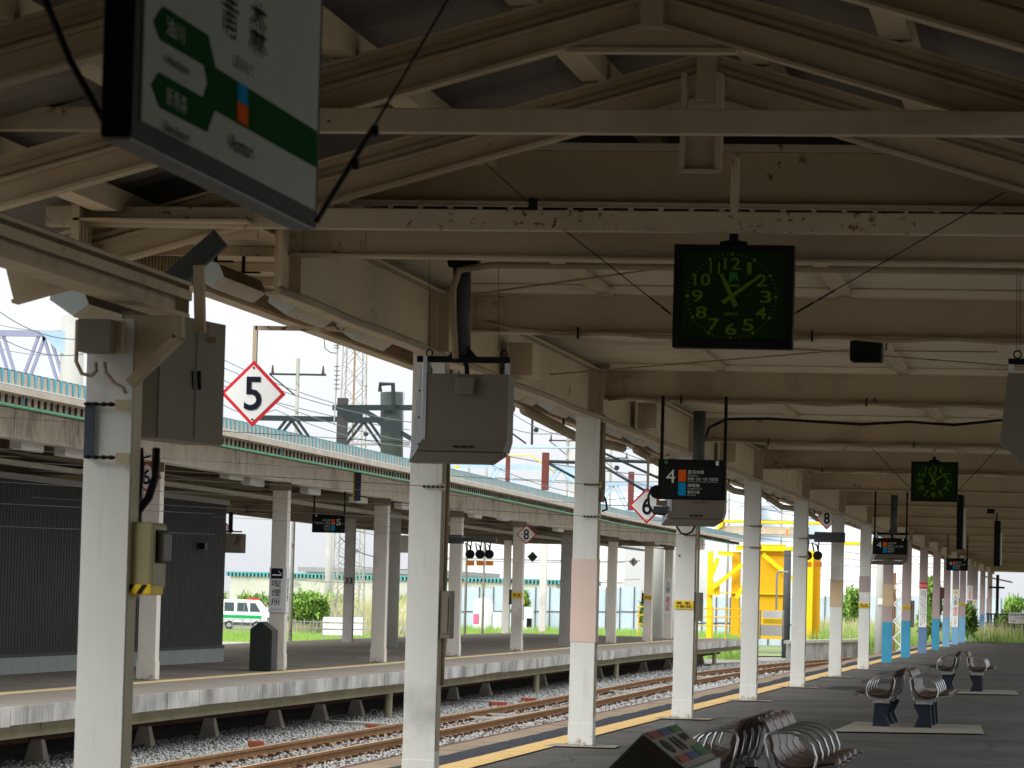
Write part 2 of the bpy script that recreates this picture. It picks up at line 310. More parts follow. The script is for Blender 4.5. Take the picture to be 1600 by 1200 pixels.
# track
RY = lambda x: (lambda y: cc(y))
tr = thing('railway_track', 'rusty single track on grey ballast beside the far platform', 'railway track', (-10.9, 60, -.9))
for xr in (-11.40, -10.30):
    mb = MB(); ys = np.arange(8, 215, 3.0)
    sec = [(-.032, -.72), (.032, -.72), (.032, -.755), (.009, -.765), (.009, -.835), (.06, -.85), (.06, -.86), (-.06, -.86), (-.06, -.85), (-.009, -.835), (-.009, -.765), (-.032, -.755)]
    k = len(sec); vs = [(xr+cc(y)+sx, y, z) for y in ys for sx, z in sec]
    mb.add(vs, [(i*k+j, i*k+(j+1) % k, i*k+k+(j+1) % k, i*k+k+j) for i in range(len(ys)-1) for j in range(k)], RUST)
    hd = MB(); hd.add([(xr+cc(y)+s, y, -.7185) for y in ys for s in (-.028, .028)], [(2*i, 2*i+1, 2*i+3, 2*i+2) for i in range(len(ys)-1)], RAILT)
    r = mb.build('rail', tr); hd.build('running_surface', r)
ns = 0; stuff = MB()
for i in range(262):
    y = 42+.62*i; x = -10.85+cc(y)+rn.uniform(-.04, .04)
    mb = MB() if i < 98 else stuff
    mb.cbox((x, y, -.905), 2.05, .21, .09, WOOD, Matrix.Rotation(rn.uniform(-.015, .015), 3, 'Z'))
    for xr in (-.55, .55):
        for s in (-1, 1):
            mb.cbox((x+xr+s*.105, y, -.845), .07, .09, .05, DKRUST)
    if i < 98: mb.build('sleeper', tr)
    elif y > 200: break
stuff.build('sleepers', tr, kind='stuff')
# loose ballast: one heap of stones
rs = np.random.RandomState(4)
def stones(n, ya, yb, xa, xb, s0, s1, name, fn=cc):
    y = ya+(yb-ya)*rs.rand(n)**1.25; x = xa+(xb-xa)*rs.rand(n)+np.array([fn(t) for t in y]); s = s0+(s1-s0)*rs.rand(n)
    z = -.895+.035*rs.rand(n)
    edge = np.clip((-12.55-x+np.array([fn(t) for t in y]))/1.2, 0, 1); z += edge*.02
    base = np.array([(1, 0, 0), (-1, 0, 0), (0, 1, 0), (0, -1, 0), (0, 0, 1), (0, 0, -1)], float)
    v = base[None]*(.55+.6*rs.rand(n, 6, 1))*s[:, None, None]
    a = rs.rand(n)*6.28; ca, sa = np.cos(a), np.sin(a)
    vx = v[:, :, 0]*ca[:, None]-v[:, :, 1]*sa[:, None]; vy = v[:, :, 0]*sa[:, None]+v[:, :, 1]*ca[:, None]; vz = v[:, :, 2]*.8+vx*.35*(rs.rand(n)[:, None]-.5)
    co = np.stack([vx+x[:, None], vy+y[:, None], vz+z[:, None]], -1).reshape(-1, 3)
    ft = np.array([(0, 2, 4), (2, 1, 4), (1, 3, 4), (3, 0, 4), (2, 0, 5), (1, 2, 5), (3, 1, 5), (0, 3, 5)])
    fs = (ft[None]+6*np.arange(n)[:, None, None]).reshape(-1, 3)
    me = bpy.data.meshes.new(name); me.vertices.add(len(co)); me.vertices.foreach_set('co', co.ravel()); me.loops.add(fs.size); me.loops.foreach_set('vertex_index', fs.ravel())
    me.polygons.add(len(fs)); me.polygons.foreach_set('loop_start', np.arange(0, fs.size, 3)); me.polygons.foreach_set('loop_total', np.full(len(fs), 3)); me.materials.append(STONE); me.update(calc_edges=True)
    me.validate(); o = bpy.data.objects.new(name, me); COL.objects.link(o)
    return tag(o, 'loose grey ballast stones around the rusty track', 'ballast', kind='stuff')
stones(42000, 42, 105, -13.9, -8.6, .022, .048, 'ballast_stones')
stones(12000, 100, 190, -13.6, -8.4, .03, .07, 'far_ballast_stones')['label'] = 'distant grey ballast stones where the track bends right'
def debris(px, py, L_, wd, m, ang, label, cat, h=.05, z=-.83):
    g = G(px, py, z); MB().cbox((0, 0, 0), L_, wd, h, m).build(cat.replace(' ', '_'), bevel=.006, label=label, cat=cat)
    o = bpy.context.scene.objects[-1] if False else None
    return g
def plank(px, py, ln, wd, m, deg, name, label, h=.05, z=-.83, group=None):
    g = G(px, py, z); mb = MB(); mb.cbox(g, ln, wd, h, m, Matrix.Rotation(R(deg), 3, 'Z')); mb.build(name, bevel=.006, label=label, cat=name.replace('_', ' '), group=group)
for a in [(560, 1130, 1.5, .16, BRDW, 150, 'white_plank', 'white plank lying beside the rail by the olive post, left of the second column'),
          (760, 1122, 1.1, .14, BRDW, 12, 'white_plank', 'front one of two short white planks lying between the rails right of the second column'),
          (785, 1117, 1.0, .12, BRDW, 8, 'white_plank', 'rear one of two short white planks lying between the rails right of the second column'),
          (980, 1081, 1.3, .14, BRDW, 10, 'white_plank', 'pale plank lying between the rails just right of the pink panelled column'),
          (1112, 1058, 1.3, .12, BRDW, 10, 'white_plank', 'pale plank lying by the rails right of the yellow labelled column'),
          (752, 1096, 1.9, .14, BRDW, 152, 'white_plank', 'white plank ending in a red block, beside the far rail'),
          (400, 1163, .22, .16, BRICK, 0, 'red_block', 'red block on the ballast left of the second column, nearest of all', .1),
          (581, 1135, .2, .14, BRICK, 0, 'red_block', 'small red block at the end of the plank left of the second column', .08),
          (778, 1101, .35, .2, BRICK, 20, 'red_block', 'bigger red block at the end of the white plank beside the far rail', .12),
          (826, 1094, .35, .2, BRICK, 10, 'red_block', 'red block just right of the bigger one, beside the far rail', .1)]:
    plank(*a)

# ================================================================== NEAR CANOPY
CX, XL = -2.2, -4.95
COLY = [(19.2, 143, 1200), (28.8, 0, 0), (38.27, 0, 0), (48.07, 0, 0), (57.65, 0, 0), (67.63, 0, 0), (77.9, 0, 0), (88.0, 0, 0), (98.5, 0, 0), (108.9, 0, 0), (120.3, 0, 0), (131, 0, 0), (141, 0, 0), (150.8, 0, 0), (159.6, 0, 0), (169.6, 0, 0), (177.4, 0, 0), (191, 0, 0), (205.5, 0, 0)]
CY = [c[0] for c in COLY]
nc = thing('near_canopy', 'long cream steel canopy over the near platform, gabled overhead and flat farther on', 'station canopy', (CX, 60, 0))
ZB = 3.48; ZT = 3.78; ZC = 3.83
# flat corrugated deck
dk = MB(); ys = []; yy = 23.4
yy = 25.2
while yy < 212: ys += [(yy, 0), (yy+.05, 0), (yy+.065, .028), (yy+.115, .028)]; yy += .13 if yy < 60 else (.26 if yy < 100 else .52)
dk.add([(x, y, ZC+z) for y, z in ys for x in (-6.1, 1.7)], [(2*i, 2*i+1, 2*i+3, 2*i+2) for i in range(len(ys)-1)], DECK)
dk.box(-6.1, 1.7, 25.2, 212, ZC+.06, ZC+.09, DECK); dk.build('roof_deck', nc)
def xbeam(y, zb, zt, x0=XL+.1, x1=.55, m=CREAM, name='cross_beam', wd=.16):
    mb = MB(); mb.ibeam((x0, y, (zb+zt)/2), (x1, y, (zb+zt)/2), wd, zt-zb, m, .016)
    x = x0+.6
    mb.cbox((x0+.35, y-.012, (zb+zt)/2), .22, .012, zt-zb-.05, m)
    for dx in (.28, .42):
        for dz in (-.07, .07): mb.disc((x0+dx, y-.03, (zb+zt)/2+dz), .017, (0, -1, 0), .014, m, 8)
    if y > 33:
        for xx in (-2.32, -2.2, -1.9):
            for dz in (-.1, .09): mb.disc((xx, y-.012, (zb+zt)/2+dz), .015, (0, -1, 0), .012, m, 8)
    return mb.build(name, nc)
b22 = P(520, 402, 23.3).z
xbeam(23.3, b22, b22+.3, -4.9, 1.2)
for y in CY[1:]: xbeam(y, ZB, ZT)
for y in (33.6, 43.2, 52.9):   # light lipped channels seen over the cross beams
    pass
WHITISH = mat('channel_paint', (.68, .60, .46), .6, .05)
for y in CY[1:]:
    MB().box(-4.7, .5, y-.42, y-.36, ZC-.06, ZC-.006, WHITISH).build('deck_channel', nc)
for xx in (-1.8, -3.6, 0.0):
    MB().box(xx-.05, xx+.05, 24.5, 212, ZC-.06, ZC-.005, CREAM).build('purlin', nc)
# longitudinal beams on the column rows
def bay(xc, y0, y1, zb, zt, name='longitudinal_beam'):
    mb = MB(); s = 1 if xc < CX else -1
    mb.box(xc-.09, xc+.09, y0, y1, zb, zb+.02, CREAM); mb.box(xc-.09, xc+.09, y0, y1, zt-.02, zt, CREAM)
    mb.box(xc-.012, xc+.012, y0, y1, zb+.02, zt-.02, CREAM)
    for y in (y0+.25, y1-.3): mb.box(xc-.085, xc+.085, y-.006, y+.006, zb+.02, zt-.02, CREAM)
    return mb.build(name, nc)
for xc in (XL+.03, .55):
    for y0, y1 in zip([22.9]+CY[1:], CY[1:]+[211]): bay(xc, y0+.13, y1-.13, 3.30, 3.78)
    for y in CY[1:]:      # joint blocks above each column
        MB().box(xc-.125, xc+.125, y-.13, y+.13, 3.33, 3.79, CREAM).build('beam_joint', nc, bevel=.008)
# stub boxes on the inner face
for y in (31.9, 41.4, 51.0):
    MB().box(-4.83, -4.62, y, y+.5, 3.34, 3.62, CREAM).build('stub_box', nc, bevel=.006)
# conduit along the inner lower edge of the beam
for zz, xx, r in ((3.285, XL+.155, .026),):
    mb = MB(); mb.tube([(xx, y, zz+.008*math.sin(y*1.7)) for y in np.arange(22.5, 130, 1.2)], r, CABL, 8); mb.build('beam_conduit', nc, smooth=True)
# eave: soffit, ribbed fascia, outer trim
for side, xo, xi in ((-1, -6.12, -5.04), (1, 1.75, .65)):
    so_ = MB(); ys = np.arange(22.6, 211, .12 if side < 0 else 2.)
    x0, x1 = sorted((xo, xi))
    so_.box(x0, x1, 22.6, 211, 3.705, 3.72, CREAM)
    so_.build('eave_soffit', nc)
    fa = MB(); k = 0
    yy = 22.6
    while yy < 211:
        st = .09 if yy < 60 else .3
        fa.box(xo-.01 if side < 0 else xo-.04, xo+.04 if side < 0 else xo+.01, yy, yy+st*.55, 3.56, 3.80, CREAM); fa.box(xo-.005, xo+.025, yy+st*.55, yy+st, 3.56, 3.80, CREAM); yy += st
    fa.build('fascia', nc)
    MB().box(xo-.03, xo+.10, 22.6, 211, 3.535, 3.56, CREAM).build('fascia_lip', nc)
for y in np.arange(23.4, 120, 1.25):
    pass
for y in np.arange(23.0, 110, 1.2): MB().box(-6.08, -5.06, y, y+.05, 3.64, 3.70, CREAM).build('eave_batten', nc)
# broken hanging drain pipe below the eave between the columns
for ya, yb in ((33.6, 38.0), (39, 47.5), (49, 57), (59, 67), (69, 77), (79, 87)):
    MB().tube([(-5.72, ya, 3.40), (-5.72, (ya+yb)/2, 3.30), (-5.72, yb, 3.36)], .055, CABL, 10).build('drain_pipe', nc, smooth=True)
    MB().tube([(-5.72, ya+3, 3.36), (-5.72, ya+3, 3.70)], .012, BLK, 6).build('pipe_hanger', nc)
# columns
def column(y, xc=XL, wd=.245, dp=.21, top=3.33):
    mb = MB(); mb.box(xc-wd/2, xc+wd/2, y-dp/2, y+dp/2, .012, top, COLM)
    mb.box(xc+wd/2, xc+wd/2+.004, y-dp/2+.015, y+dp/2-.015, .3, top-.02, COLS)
    o = mb.build('column', nc, bevel=.012); return o
cols = {}
for i, y in enumerate(CY):
    c = column(y, top=2.86 if i == 0 else 3.33); cols[i] = c
    pd = MB(); pd.quad([(XL-.33, y-.42, .014), (XL+.38, y-.38, .014), (XL+.35, y+.3, .014), (XL-.3, y+.33, .014)], FCONC)
    if i < 8: pd.build('base_pad', c); MB().box(XL-.126, XL+.126, y-.112, y+.10, .02, .24, COLM).build('base_sleeve', c, bevel=.006)
for i, y in enumerate(CY):
    if i and i % 1 == 0:
        MB().box(.55-.12, .55+.12, y-.1, y+.1, 0, 3.33, COLM).build('column', nc)
def wrap(i, z0, z1, m, name, t=.006, lab=None):
    y = CY[i]; MB().box(XL-.1225-t, XL+.1225+t, y-.105-t, y+.105+t, z0, z1, m).build(name, cols[i], label=lab)
def zat(i, py): return P(PXC[i], py, CY[i]-.11).z
PXC = [P and 0 for _ in CY]
def colpx(i): 
    d = Vector((XL, CY[i]-.11, 1))-O; return 800+FPX*d.dot(_R)/d.dot(_F)
PXC = [colpx(i) for i in range(len(CY))]
wrap(2, zat(2, 1003), zat(2, 873), PINK, 'pink_panel')
wrap(6, zat(6, 948), zat(6, 906), TAN, 'tan_panel')
wrap(7, zat(7, 925), zat(7, 900), MAUVE, 'mauve_panel')
BL = {8: (972, BLUE, 915), 9: (970, BLUE, 0), 10: (980, BLUE2, 0), 11: (967, BLUE, 0), 12: (965, BLUE3, 0), 13: (979, BLUE3, 0), 14: (964, BLUE3, 0), 15: (962, BLUE3, 0), 16: (985, BLUE3, 0), 17: (960, BLUE2, 0), 18: (960, BLUE2, 0)}
for i, (py, m, _) in BL.items():
    zb = zat(i, py); wrap(i, .02, zb, m, 'blue_band'); wrap(i, zb, 3.3, MAUVE, 'mauve_band', .004)
wrap(8, zat(8, 947), zat(8, 912), TAN, 'tan_panel', .01)
for i in (1, 2, 3, 4): # faint joint line
    z = .24
# yellow number labels on the columns
for i, py in ((3, 945), (7, 946), (9, 949), (14, 944)):
    z = zat(i, py); y = CY[i]-.125; x0, x1 = XL-.1225, XL+.115; h = .052
    p = MB().box(x0, x1, y, y+.012, z-h, z+h, YELL).build('yellow_label', cols[i])
    ftext('乗 車\n4番線', 'label_text', x0+.02, x1-.02, z-h+.012, z+h-.012, y-.002, NAVY, p, 0)
# white notice panels with vertical writing
def vnotice(i, py0, py1, s, txtm=NAVY, head=False, redpart=None):
    z1, z0 = zat(i, py0), zat(i, py1); y = CY[i]-.13
    p = MB().box(XL-.12, XL+.12, y, y+.012, z0, z1, WHT if not redpart else WHT).build('notice_panel', cols[i])
    return p, z0, z1, y
p, z0, z1, y = vnotice(10, 920, 980, '')
for k, cx in enumerate((-.06, .0, .06)):
    ftext('\n'.join('駅構内での禁止事項ご案内お願いします危険ですので'[:20-k*3]), 'notice_text', XL+cx-.015, XL+cx+.02, z0+.04+.05*k, z1-.05, y-.003, NAVY, p)
q = MB().box(XL-.125, XL+.125, y-.004, y+.012, z1, z1+.19, RED).build('red_header', cols[10]); ftext('禁止行為', 'header_text', XL-.1, XL+.1, z1+.05, z1+.14, y-.008, WHT, q, 0)
for i, a, b in ((13, 921, 980), (16, 937, 986)):
    p, z0, z1, y = vnotice(i, a, b, '')
    h = z1-z0
    MB().prism([(XL-.09, y-.003, z1-.16), (XL+.09, y-.003, z1-.16), (XL, y-.003, z1-.02)], (0, -.003, 0), YELL).build('warning_triangle', p)
    ftext('入\n換', 'notice_text', XL-.07, XL+.07, z1-h*.42, z1-.2, y-.003, NAVY, p, 0)
    ftext('確\n認', 'notice_text', XL-.08, XL+.08, z1-h*.70, z1-h*.46, y-.003, RED, p, 0)
    ftext('し\nて', 'notice_text', XL-.04, XL+.04, z0+.03, z1-h*.74, y-.003, NAVY, p)
p, z0, z1, y = vnotice(15, 915, 938, ''); ftext('注\n意', 'notice_text', XL-.06, XL+.06, z0+.05, z1-.05, y-.003, RED, p, 0)

# ---- gabled part overhead
ZA = P(1020, 38, 20.0).z; SLP = .288; AXc = P(1020, 38, 20.0).x
def raf(y, x0=-6.4, x1=2.3, d=.27):
    mb = MB(); zf = lambda x: ZA-abs(x-AXc)*SLP
    for a, b, e in ((x0, AXc-.004, 0), (AXc+.004, x1, .0)):
        A = Vector((a, y+e, zf(a)+d/2)); B = Vector((b, y+e, zf(b)+d/2)); mb.ibeam(A, B, .13, d, CREAM, .018)
        mb.beam(A+Vector((0, -.012, .01)), B+Vector((0, -.012, .01)), .06, .022, CREAM)
        mb.beam(A+Vector((0, -.03, .055)), B+Vector((0, -.03, .055)), .028, .028, CABL)
    mb.box(AXc-.45, AXc+.45, y-.05, y+.05, ZA-.155, ZA-.13, CREAM); mb.box(AXc-.06, AXc+.06, y-.07, y+.07, ZA-.02, ZA+.30, CREAM); mb.prism([(AXc-.45, y-.026, ZA-.128), (AXc+.45, y-.026, ZA-.128), (AXc+.12, y-.026, ZA-.035), (AXc-.12, y-.026, ZA-.035)], (0, .004, 0), CREAM)
    mb.build('rafter', nc)
for y in (13.9, 16.9, 20.0, 22.95): raf(y)
zf = lambda x: ZA-abs(x-AXc)*SLP
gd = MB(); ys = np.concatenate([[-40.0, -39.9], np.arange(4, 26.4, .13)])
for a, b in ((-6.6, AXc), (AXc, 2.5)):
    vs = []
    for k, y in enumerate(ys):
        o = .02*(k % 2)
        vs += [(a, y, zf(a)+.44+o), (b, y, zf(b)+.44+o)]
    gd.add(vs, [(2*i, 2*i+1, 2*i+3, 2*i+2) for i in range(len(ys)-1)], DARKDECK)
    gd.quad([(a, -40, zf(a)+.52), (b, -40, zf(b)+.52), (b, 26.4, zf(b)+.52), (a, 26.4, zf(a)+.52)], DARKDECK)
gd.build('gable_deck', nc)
for k in range(-4, 5):
    x = AXc+k*.98+.3
    if abs(x-AXc) < .2: continue
    MB().box(x-.08, x+.08, 4, 26.3, zf(x)+.285, zf(x)+.425, CREAM).build('gable_purlin', nc)
MB().box(-6.72, -6.64, -40, 13.5, 2.8, 4.0, CREAM).build('light_block_board', nc)  # unseen board added to cut the light on the near roof
# end wall of the gabled part and the fascia panel over the flat roof
zp1, zp0 = P(1000, 237, 25.0).z, P(1000, 317, 25.0).z
MB().box(-6.2, 2.0, 25.0, 25.06, zp0, zp1, CREAM).build('fascia_panel', nc)
MB().box(-6.2, 2.0, 24.95, 25.1, zp1+.004, zp1+.05, DECK).build('panel_cap', nc)
MB().box(-6.2, 2.0, 24.94, 25.06, zp0-.03, zp0-.004, DECK).build('panel_lip', nc)
sl_ = MB(); 
for k in range(40): sl_.box(-6+k*.2, -5.97+k*.2, 24.9, 24.95, zp0-.09, zp0-.04, DECK)
sl_.box(-6.2, 2, 24.9, 25.0, zp0-.13, zp0-.095, CREAM); sl_.build('gutter_brackets', nc)
gw = (ZA+.44-3.97)/SLP
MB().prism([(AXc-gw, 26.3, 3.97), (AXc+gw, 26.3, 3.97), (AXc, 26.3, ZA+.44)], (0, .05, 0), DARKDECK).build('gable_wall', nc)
# rusty square ties
t1a, t1b = P(0, 186, 19.85), P(1600, 193.5, 19.85); t2a, t2b = P(75, 338, 22.8), P(1600, 351.5, 22.8)
mb = MB(); mb.beam(t1a+Vector((-.5, 0, 0)), t1b+Vector((1.5, 0, 0)), .1, .128, CREAM2); mb.build('tie_bar', nc, bevel=.006)
mb = MB(); mb.beam(t2a, t2b+Vector((1.5, 0, 0)), .1, .125, CREAM2); mb.build('tie_bar', nc, bevel=.006)
# king post frame at the apex
a = P(1066, 115, 22.6); b = P(1128, 266, 22.6)
mb = MB(); mb.box(a.x, a.x+.03, 22.55, 22.7, b.z, a.z, CREAM); mb.box(b.x-.04, b.x-.005, 22.55, 22.7, b.z, a.z, CREAM); mb.box(a.x, b.x-.01, 22.6, 22.63, b.z, a.z-.3, CREAM); mb.box(a.x, b.x-.01, 22.54, 22.6, b.z-.02, b.z, CREAM); mb.build('hanger_frame', nc)
# old eave beam on the left and outrigger rafter
A = PX(-30, 345, -4.85); B = PX(274, 441, -4.85); C_ = PX(274, 497, -4.85)
hb = B.z-C_.z; print('old beam', A, B, C_)
mb = MB(); zc = (B.z+C_.z)/2
mb.ibeam((-4.85, 6, zc), (-4.85, B.y, zc), .17, hb, CREAM, .02); mb.beam((-4.77, 6, zc+.02), (-4.77, B.y, zc+.02), .03, .05, CREAM); mb.box(-4.93, -4.77, B.y-.012, B.y, zc-hb/2, zc+hb/2, CREAM); mb.build('old_eave_beam', nc)
z0 = P(15, 476, 18.6)
mb = MB(); mb.ibeam((z0.x, 18.6, z0.z+.10), (z0.x+.42, 18.6, z0.z+.10+.42*SLP), .12, .2, CREAM, .018); mb.build('outrigger', nc)
MB().box(z0.x-.1, -4.9, 6, 18.9, zc+hb/2+.01, zc+hb/2+.05, DARKDECK).build('old_eave_deck', nc)
MB().beam((-5.3, 6, zc+.1), (-5.3, 19.6, zc+.1), .05, .12, CREAM).build('old_purlin', nc)
# bracket between column head and old beam, dark strut, post
A = P(196, 500, 19.0); B = P(285, 500, 19.0); Cc = P(196, 600, 19.0); D = P(285, 528, 19.0)
mb = MB(); mb.prism([P(194, 492, 19.1), P(268, 492, 19.1), P(272, 530, 19.1), P(200, 598, 19.1)], (0, .02, 0), COLS); mb.beam(P(204, 600, 19.08), P(279, 528, 19.08), .08, .05, CREAM); mb.beam(P(279, 528, 19.08), P(279, 494, 19.08), .05, .08, CREAM, (0, 1, 0)); mb.build('knee_bracket', nc)
mb = MB(); mb.beam(P(268, 440, 20.4), P(345, 372, 20.4), .06, .11, GREYP); mb.build('dark_strut', nc)
mb = MB(); mb.beam(P(311, 415, 20.3), P(313, 520, 20.3), .055, .05, CREAM, (0, 1, 0)); mb.build('cabinet_post', nc)
# diagonal braces under the flat roof (rusty rods)
BR = mat('rusty_rod', (.30, .21, .12), .7, .3, 9, rust=.8)
for a, b in (((700, 465), (1056, 402)), ((1250, 405), (1620, 425)), ((800, 590), (1330, 512)), ((1378, 556), (1600, 573)), ((1378, 548), (1560, 528)), ((1240, 540), (1330, 550))):
    A = P(*a, 26.5 if a[1] < 500 else 35); B = P(*b, 26.5 if a[1] < 500 else 35); A.z = min(A.z, ZC-.02); B.z = min(B.z, ZC-.02)
    MB().tube([A, B], .007, BR, 6).build('brace_rod', nc)
# dark far end section of the canopy and its end gable
MB().box(-6.1, 1.7, 212, 212.2, 3.44, 4.0, CREAM).build('end_fascia', nc)
print('cam-check', PXC)

# ================================================================== THINGS ON AND UNDER THE NEAR CANOPY
# --- station name sign (box sign seen from its end, face towards +X)
XS = -2.2
ns_ = thing('station_sign', 'white and green station name board hanging overhead at the upper left, largest sign', 'station sign', (XS, 9.6, 2.5))
a = PX(205, 215, XS); b = PX(495, 355, XS); zb = (a.z+b.z)/2; y0, y1 = a.y, b.y; zt = zb+.92
MB().box(XS-.075, XS, y0, y1, zb, zt, BLK).build('case', ns_, bevel=.004)
MB().box(XS-.07, XS-.004, y0+.01, y1-.01, zb-.008, zb-.001, TRIML).build('bottom_trim', ns_)
f0 = PX(217, 200, XS).y; f1 = PX(489, 330, XS).y; MB().box(XS+.001, XS+.006, f0, f1, zb+.045, zt-.1, SIGW).build('face', ns_)
def spoly(pts, m, name, dx=.008):
    q = [PX(x, y, XS) for x, y in pts]; q = [(XS+dx, p.y, p.z) for p in q]; return MB().prism(q[::-1], (.002, 0, 0), m).build(name, ns_)
spoly([(235, 33), (250, 10), (320, 55), (331, 105), (490, 205), (490, 262), (330, 172), (318, 206), (245, 168), (232, 133), (243, 113), (313, 153), (320, 130), (315, 103), (245, 62)], SGRN, 'green_arrows')
spoly([(364, 127), (380, 137), (380, 166), (364, 157)], SBLU, 'blue_square', .011); spoly([(364, 158), (380, 167), (380, 198), (364, 188)], SORG, 'orange_square', .011)
def stxt(body, x0, x1, yl0, yl1, m, bold=0):    # baseline-left corner (x0,yl1), top-left (x0,yl0)
    A = PX(x0, yl1, XS); T = PX(x0, yl0, XS); Bp = PX(x1, yl1, XS)
    text(body, 'sign_text', (XS+.012, A.y, A.z), (0, Bp.y-A.y, 0), (0, 0, T.z-A.z), m, ns_, bold)
stxt('油川', 250, 279, 22, 53, SIGW, .0); stxt('Aburakawa', 252, 288, 82, 98, NAVY, .01)
stxt('新青森', 250, 283, 133, 163, SIGW, .0); stxt('Shin-Aomori', 248, 288, 187, 204, NAVY, .01)
stxt('青', 341, 364, -25, 52, NAVY, .0); stxt('森', 385, 408, -5, 80, NAVY, .0); stxt('あおもり', 359, 388, 83, 104, NAVY, .0); stxt('Aomori', 351, 388, 205, 232, NAVY, .01)
for y in (y0+.25, y1-.25): MB().tube([(XS-.03, y, zt), (XS-.03, y, zt+1.3)], .02, BLK).build('hanger', ns_)
def wire(pts, r, m, name, label, cat, group=None, sag=0, n=12, smooth=True):
    if len(pts) == 2 and sag:
        a, b = Vector(pts[0]), Vector(pts[1]); pts = [a.lerp(b, t/n)-Vector((0, 0, 4*sag*(t/n)*(1-t/n))) for t in range(n+1)]
    return MB().tube(pts, r, m, 6).build(name, smooth=smooth, label=label, cat=cat, group=group)
mb = MB(); mb.tube([PX(717, -30, -1.9), PX(580, 205, -1.9)], .004, BLK); mb.tube([PX(580, 205, -1.9), PX(495, 345, -1.9)], .0075, BLK); mb.disc(PX(580, 204, -1.9), .014, (1, 0, 0), .02, BLK, 8); mb.disc(PX(549, 256, -1.9), .014, (1, 0, 0), .02, BLK, 8)
mb.build('stay_wire', label='thin dark stay wire slanting down to the right end of the station name board', cat='stay wire')
mb = MB(); mb.tube([PX(58, -30, -2.4), PX(110, 95, -2.4), PX(160, 185, -2.4)], .009, BLK); mb.build('stay_wire', label='dark stay cable slanting down to the left end of the station name board', cat='stay wire')

# --- clocks
def clock(px0, px1, py0, py1, Y, label, th=.13):
    A = P(px0, py0, Y); B = P(px1, py1, Y); x0, x1, z1, z0 = A.x, B.x, A.z, B.z; w_ = x1-x0; h_ = z1-z0; cx = (x0+x1)/2; 
    t = thing('clock', label, 'clock', (cx, Y, z0))
    mb = MB(); b_ = .045*w_/.7
    mb.box(x0, x1, Y+.012, Y+th, z0, z1, BLK)
    for q in ((x0, x0+b_, z0, z1), (x1-b_, x1, z0, z1), (x0+b_, x1-b_, z1-b_, z1), (x0+b_, x1-b_, z0, z0+b_*1.2)): mb.box(q[0], q[1], Y, Y+.0119, q[2], q[3], BLK)
    mb.build('case', t, bevel=.004)
    MB().box(x0+b_+.001, x1-b_-.001, Y+.007, Y+.011, z0+b_*1.2+.001, z1-b_-.001, CLKG).build('dial', t)
    dz = z0+h_*.50; dx = x0+w_*.487; Rr = .38*h_*1.02
    s = h_/.66; YY = Y+.005
    for n in range(1, 13):
        a = n*math.pi/6; r = Rr*.83; hw = (.036 if n < 10 else .052)*s*1.0; hh = .038*s
        if n in (1,): hw = .013*s
        if n == 11: hw = .032*s
        cx_, cz_ = dx+r*math.sin(a)*1.03, dz+r*math.cos(a)*.98
        ftext(str(n), 'numeral', cx_-hw, cx_+hw, cz_-hh, cz_+hh, YY, CLKT, t, .006)
    mk = MB()
    for n in range(60):
        a = n*math.pi/30; r = Rr*1.05; big = n % 5 == 0; e = .013*s if big else .004*s
        mk.cbox((dx+r*math.sin(a)*1.05, YY, dz+r*math.cos(a)), e*(1.5 if big else 1), .002, e*1.5 if big else .014*s, CLKT, Matrix.Rotation(a, 3, 'Y'))
    mk.build('minute_marks', t)
    for ang, l, wd, nm in ((-25.5, .62, .026, 'hour_hand'), (53.5, .92, .022, 'minute_hand')):
        a = R(ang); d = Vector((math.sin(a), 0, math.cos(a))); n_ = Vector((d.z, 0, -d.x)); c = Vector((dx, YY-(.004 if nm[0] == 'h' else .007), dz)); 
        p = [c-d*Rr*.27-n_*wd*.62*s, c-d*Rr*.27+n_*wd*.62*s, c+d*Rr*l+n_*wd*.38*s, c+d*Rr*l-n_*wd*.38*s]
        MB().prism(p, (0, -.002, 0), CLKT).build(nm, t)
    MB().disc((dx, YY-.01, dz), .014*s, (0, -1, 0), .004, CLKT, 12).build('hub', t)
    ftext('JR', 'emblem', dx-.025*s, dx+.05*s, dz+.085*s, dz+.155*s, YY, CLKR, t, .05)
    MB().box(dx-.03*s, dx+.05*s, YY-.002, YY, dz+.062*s, dz+.074*s, CLKT).build('emblem_bar', t)
    ftext('SEIKO', 'maker_name', dx-.044*s, dx+.044*s, dz-.12*s, dz-.103*s, YY, CLKT, t, .03)
    mb = MB(); mb.tube([(dx, Y+.07, z1), (dx, Y+.07, z1+.028)], .06*s, BLK, 12); mb.tube([(dx, Y+.07, z1+.028), (dx, Y+.07, z1+.07)], .03*s, BLK, 10)
    for k in (-1, 1): mb.box(dx+k*.07*s-.015, dx+k*.07*s+.015, Y+.05, Y+.09, z1, z1+.025, BLK)
    mb.build('mount', t)
    return t, dx, z1
ck, dx, z1 = clock(1053.5, 1237.5, 381, 545.5, 22.7, 'large square dark green clock with luminous numerals hanging under the rusty tie bar')
MB().tube([(dx, 22.77, z1+.07), (dx, 22.77, z1+.55)], .026, CREAM2, 10).build('stem', ck)
for a, b, sd in (((1050, 492), (885, 362), 'left'), ((1238, 492), (1570, 300), 'right')):
    mb = MB(); A = P(*a, 22.75); B = P(*b, 22.75); mb.tube([A, B], .0035, BLK, 5); mb.tube([A.lerp(B, .02), A.lerp(B, .1)], .007, BLK, 6); mb.tube([A.lerp(B, .12), A.lerp(B, .2)], .006, BLK, 6)
    mb.build('stay_wire', label='thin stay wire running up and %s from the big clock' % sd, cat='stay wire')
